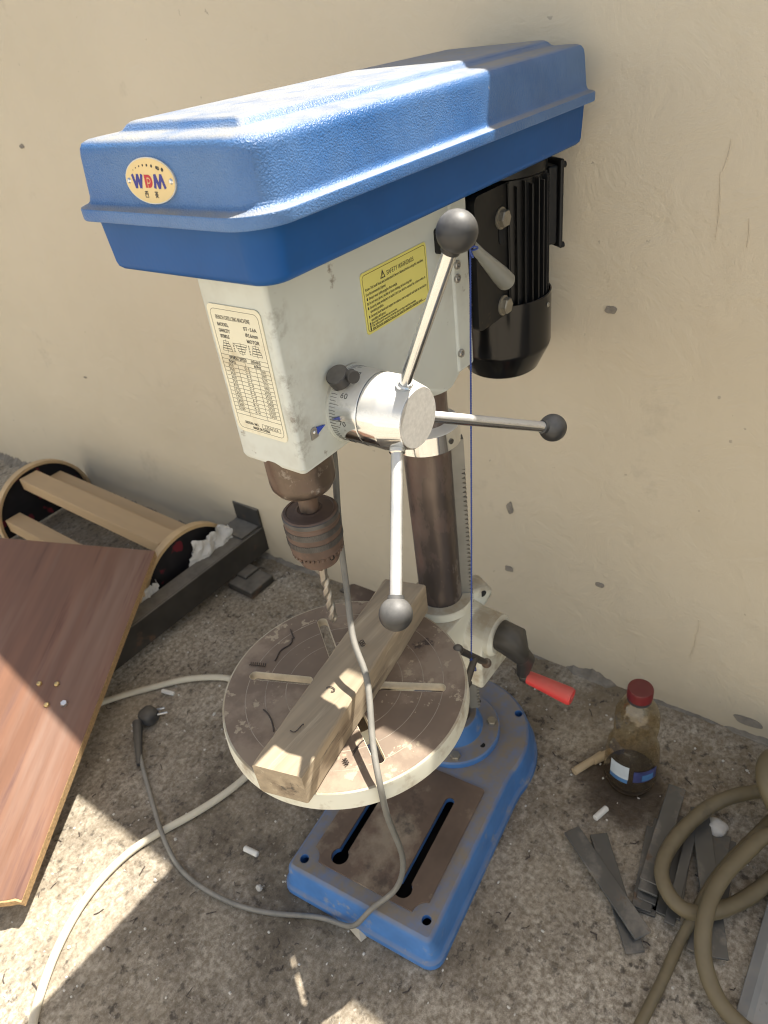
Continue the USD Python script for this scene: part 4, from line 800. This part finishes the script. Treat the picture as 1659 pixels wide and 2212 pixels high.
def flatstick(p, q, w, t):
    p, q = V(*p), V(*q); d = q - p; d /= np.linalg.norm(d); n = V(-d[1], d[0], 0); l = np.linalg.norm(q - p)
    return extr(LineString([(w / 2, 0), (l - w / 2, 0)]).buffer(w / 2), t, p + V(0, 0, .0006), np.stack([d, n, V(0, 0, 1)], 1))
single('wooden_dowel', cat(cyl(FL(1240, 1667, .006), FL(1300, 1630, .0065), .0055, n=16), cyl(FL(1282, 1643, .007), FL(1322, 1624, .007), .0062, n=16)), 'stick_wood', 'broken pale wooden dowel left of the oily bottle', 'dowel')
cd = [FL(736, 1985, .003), FL(771, 1985, .014), FL(792, 2025, .002), FL(780, 2035, .002)]
t_ = trimesh.convex.convex_hull(np.concatenate([np.array(cd), np.array(cd) + V(0, 0, .0012)])); single('paper_card', t_, 'paper_card', 'beige paper card tucked under the front edge of the blue base', 'card', smooth=False)
def rock(c, r, seed, sq=.7):
    m = trimesh.creation.icosphere(3, 1.0); m.vertices = m.vertices * (r * (.75 + .5 * meshkit.fbm(m.vertices * 1.6 + seed * 7, 3)))[:, None] * V(1, 1, sq); return put(m, V(c[0], c[1], -m.bounds[0][2] * .8))
single('stone', rock(FL(1546, 1794), .0135, 2), 'stone_white', 'white pebble beside the flat steel strips behind the hose', 'stone', smooth=40)
gr = []
rg = np.random.default_rng(11)
for k in range(620):
    x, y = rg.uniform(-.2, .6), rg.uniform(-.95, .5); s = rg.uniform(.0007, .0021) * (2.2 if rg.random() < .02 else 1); m = trimesh.creation.icosphere(0, s); m.vertices = m.vertices * rg.uniform(.5, 1.4, 3); gr.append(put(m, (x, y, s * .4)))
tag(obj('grit', trimesh.util.concatenate(gr), 'stone_white', smooth=False), 'fine pale grit and crumbs scattered over the concrete floor', 'grit', kind='stuff')
gd_ = []
for k in range(260):
    x, y = rg.uniform(-.2, .6), rg.uniform(-.9, .5); a = rg.uniform(0, 6.3); l = rg.uniform(.002, .008); b = rg.normal(0, .5)
    gd_.append(tube(np.array([(x, y, .0012), (x + l * math.cos(a), y + l * math.sin(a), .0018), (x + l * 1.8 * math.cos(a + b), y + l * 1.8 * math.sin(a + b), .0012)]), rg.uniform(.0004, .0009), 5))
tag(obj('swarf', trimesh.util.concatenate(gd_), 'chip_dark', smooth=False), 'dark metal swarf and dirt crumbs scattered over the floor', 'swarf', kind='stuff')
# dark steel offcut by the wall behind the table
single('angle_iron', cat(put(bbox(-.02, .24, -.016, .016, 0, .004), FL(775, 1262) + V(.02, 0, .0), np.stack([WT, -WN, V(0, 0, 1)], 1)), put(bbox(-.02, .24, -.016, -.012, .004, .034), FL(775, 1262) + V(.02, 0, .0), np.stack([WT, -WN, V(0, 0, 1)], 1))), 'dark_steel', 'rusty angle iron lying along the foot of the wall behind the table', 'angle iron', smooth=False)
single('wood_scrap', put(bbox(-.05, .07, -.03, .03, 0, .012, .001), FL(790, 1305), np.stack([V(.8, .6, 0), V(-.6, .8, 0), V(0, 0, 1)], 1)), 'rusty_plate', 'dark brown plate scrap on the floor behind the far rim of the table', 'scrap', smooth=False)

# ================================================================ bottle
bo = thing('oil_bottle', 'dirty clear plastic bottle with a red cap and dark oil inside', 'bottle', BOT)
pr = [(.0, .004), (.012, .003), (.024, .0012), (.0310, .004), (.0342, .012), (.0358, .024), (.0362, .045), (.0355, .066), (.0335, .082), (.0295, .093), (.0276, .099), (.0272, .104), (.0285, .113), (.0296, .126), (.0288, .142), (.0250, .156), (.0190, .167), (.0145, .173), (.0138, .178)]
sh = lathe(pr, 72, BOT)
v = np.asarray(sh.vertices) - BOT; a = np.arctan2(v[:, 1], v[:, 0]); dz = np.exp(-((v[:, 2] - .128) / .02) ** 2); rr4 = 1 - .09 * dz * (np.cos(5 * a) > .2) + .02 * (meshkit.fbm(v * 60) - .5)
sh.vertices = BOT + v * np.stack([rr4, rr4, np.ones(len(v))], 1)
obj('bottle_body', sh, 'bottle_plastic', bo, smooth=60)
obj('oil', lathe([(0, .004), (.023, .003), (.0300, .0055), (.0326, .012), (.0340, .018), (.0344, .0215), (0, .0217)], 64, BOT), 'oil', bo)
obj('cap', lathe([(.0125, .178), (.0158, .178), (.0162, .180), (.0162, .192), (.0153, .1942), (.0130, .1948), (0, .1944)], 64, BOT), 'cap_red', bo)
obj('cap_ring', lathe([(.0130, .1728), (.0154, .1728), (.0157, .174), (.0157, .1775), (.0130, .1775)], 48, BOT), 'plug_black', bo)
def wrap(a0, a1, z0, z1, r=.0338):
    aa = np.radians(np.linspace(a0, a1, 18)); P = [[BOT + V(rr * math.cos(t), rr * math.sin(t), zz) for t in aa] for rr, zz in ((r, z0), (r, z1), (r - .0004, z1), (r - .0004, z0))]
    F = []; n = 18; v = np.array(P).reshape(-1, 3)
    for k in range(4):
        for j in range(n - 1): p = k * n + j; q = ((k + 1) % 4) * n + j; F += [(p, p + 1, q + 1), (p, q + 1, q)]
    m = trimesh.Trimesh(v, F, process=False); 
    if (m.face_normals[0] @ V(math.cos(aa[8]), math.sin(aa[8]), 0)) < 0: m.invert()
    return m
ca_ = math.degrees(math.atan2(CAM[1] - BOT[1], CAM[0] - BOT[0]))
ls_ = obj('bottle_label', wrap(ca_ + 8, ca_ + 62, .045, .068, .0366), 'label_dark', bo)
obj('label_panel', wrap(ca_ - 44, ca_ - 2, .048, .075, .0367), 'label_white', ls_); obj('label_panel', wrap(ca_ - 44, ca_ - 3, .040, .0475, .0367), 'label_blue', ls_); obj('label_panel', wrap(ca_ + 26, ca_ + 52, .048, .060, .0371), 'label_blue', ls_)

# ================================================================ flat steel strips
def C3(u, v, h=0.0): return FL((1200 + u / 2.19) * .864, (1550 + v / 2.19) * .864, h)
def strip(p, q, w, z, t=.004, z2=None):
    p, q = V(*p), V(*q); z2 = z if z2 is None else z2; p[2], q[2] = z, z2; d = q - p; l = np.linalg.norm(d); d /= l; n = np.cross(V(0, 0, 1), d); n /= np.linalg.norm(n)
    return put(bbox(0, l, -w / 2, w / 2, 0, t, .0005), p, np.stack([d, n, np.cross(d, n)], 1))
GSt = 'flat steel strips on the floor'
W_ = .0225
S_ = [((648, 1180), (850, 1830), .0005, .0005, 'shorter strip lying under the long diagonal one'), ((500, 1170), (890, 1760), .0065, .0065, 'long worn strip lying diagonally nearest the blue base'),
      ((1000, 1110), (905, 1615), .0005, .0005, 'lowest strip of the stack left of the hose'), ((1030, 1080), (905, 1560), .005, .005, 'second strip from the bottom of the stack left of the hose'), ((1050, 1030), (910, 1530), .0095, .0095, 'second strip from the top of the stack left of the hose'), ((1073, 955), (918, 1475), .014, .014, 'topmost strip of the stack left of the hose'),
      ((1120, 1090), (990, 1620), .0005, .0005, 'brownish strip right beside the stack and inside the hose loop'), ((1140, 1200), (1060, 1660), .005, .005, 'narrow edge strip inside the hose loop beside the stack'), ((1195, 1060), (1295, 1880), .0095, .0095, 'long strip running under the two hose loops to the bottom'), ((1320, 1190), (1180, 1840), .0045, .0045, 'strip crossing under the long one on the right'),
      ((960, 1150), (880, 1600), .0000, .0000, 'strip almost hidden under the left edge of the stack'), ((1160, 1160), (1030, 1690), .0090, .0090, 'narrow looking strip on top inside the hose loop'), ((1350, 1210), (1290, 1600), .0005, .0005, 'short brown strip under the hose nearest the right edge')]
for i_, (p, q, z0, z1, lb) in enumerate(S_): single('steel_strip', strip(C3(*p), C3(*q), W_ * (.55 if 'narrow' in lb else 1), z0 + .0006, .004, z1 + .0006 + .004 * (i_ % 3 == 1)), 'strip_steel', lb, 'steel strip', GSt, smooth=False)

# ================================================================ hose
def hr_(n, r, sd): return r * (1 + .10 * (meshkit.fbm(np.stack([np.arange(n) * .22, np.zeros(n), np.full(n, sd)], 1), 3) - .5))
def HP(u, v, h): return C3(u, v, h)
hp1 = [HP(*q) for q in ((860, 2260, .010), (905, 2160, .010), (1010, 1950, .011), (1090, 1770, .012), (1160, 1640, .022), (1270, 1440, .030), (1400, 1280, .022), (1500, 1180, .014), (1620, 1060, .010))]
single('thin_hose', tube(spline(hp1, 10), hr_(10 * (len(hp1) - 1) + 1, .0063, 4), 16), 'hose_rubber', 'thinner dusty hose running from the bottom edge under the thick coil', 'hose')
hp2 = [HP(*q) for q in ((1760, 900, .02), (1600, 930, .03), (1450, 950, .032), (1300, 1000, .033), (1140, 1120, .034), (1030, 1260, .034), (995, 1390, .034), (1040, 1510, .032), (1130, 1590, .030), (1250, 1600, .030), (1390, 1560, .022), (1560, 1450, .014), (1750, 1330, .013), (1900, 1400, .014), (1880, 1600, .02), (1700, 1300, .040), (1590, 1180, .046), (1480, 1250, .048), (1360, 1370, .052), (1270, 1510, .052), (1225, 1680, .048), (1225, 1850, .036), (1270, 2010, .026), (1340, 2130, .020), (1440, 2230, .015), (1600, 2340, .013))]
single('thick_hose', tube(spline(hp2, 12), hr_(12 * (len(hp2) - 1) + 1, .0092, 3), 20), 'hose_rubber', 'thick tan rubber hose lying in loose coils at the right edge', 'hose')
hp3 = [HP(*q) for q in ((1760, 760, .03), (1640, 740, .06), (1565, 800, .085), (1570, 900, .080), (1640, 1060, .05), (1740, 1200, .03))]
single('hose_end', tube(spline(hp3, 10), .0115, 20), 'hose_rubber', 'bent end of a tan hose poking in at the right edge above the coils', 'hose')
# galvanised sheet channel in the corner
gs = thing('metal_sheet', 'grey dusty galvanised metal sheet with a folded ridge in the bottom right corner', 'metal sheet', C3(1560, 1900))
q0, q1 = C3(1578, 1545, .02), C3(1390, 2200, .02); d = q1 - q0; d /= np.linalg.norm(d); n = np.cross(d, V(0, 0, 1)); n = n if n @ V(-1, 1, 0) > 0 else -n
R_ = np.stack([d, n, np.cross(d, n)], 1); sgn = 1 if R_[2, 2] > 0 else -1
pf = [(-.0, 0), (.0, .016), (.010, .020), (.016, .016), (.13, .018), (.13, .0165), (.0165, .0145), (.010, .0183), (.0015, .015), (.0015, 0)]
m = extr(Polygon(pf).buffer(0), .34, (0, 0, 0)); vv = np.asarray(m.vertices); m.vertices = V(q0[0], q0[1], .0) + (vv[:, 2:3] - .03) * d + vv[:, 0:1] * n + vv[:, 1:2] * V(0, 0, 1)
if m.volume < 0: m.invert()
obj('folded_sheet', m, 'galvanised', gs, smooth=False)
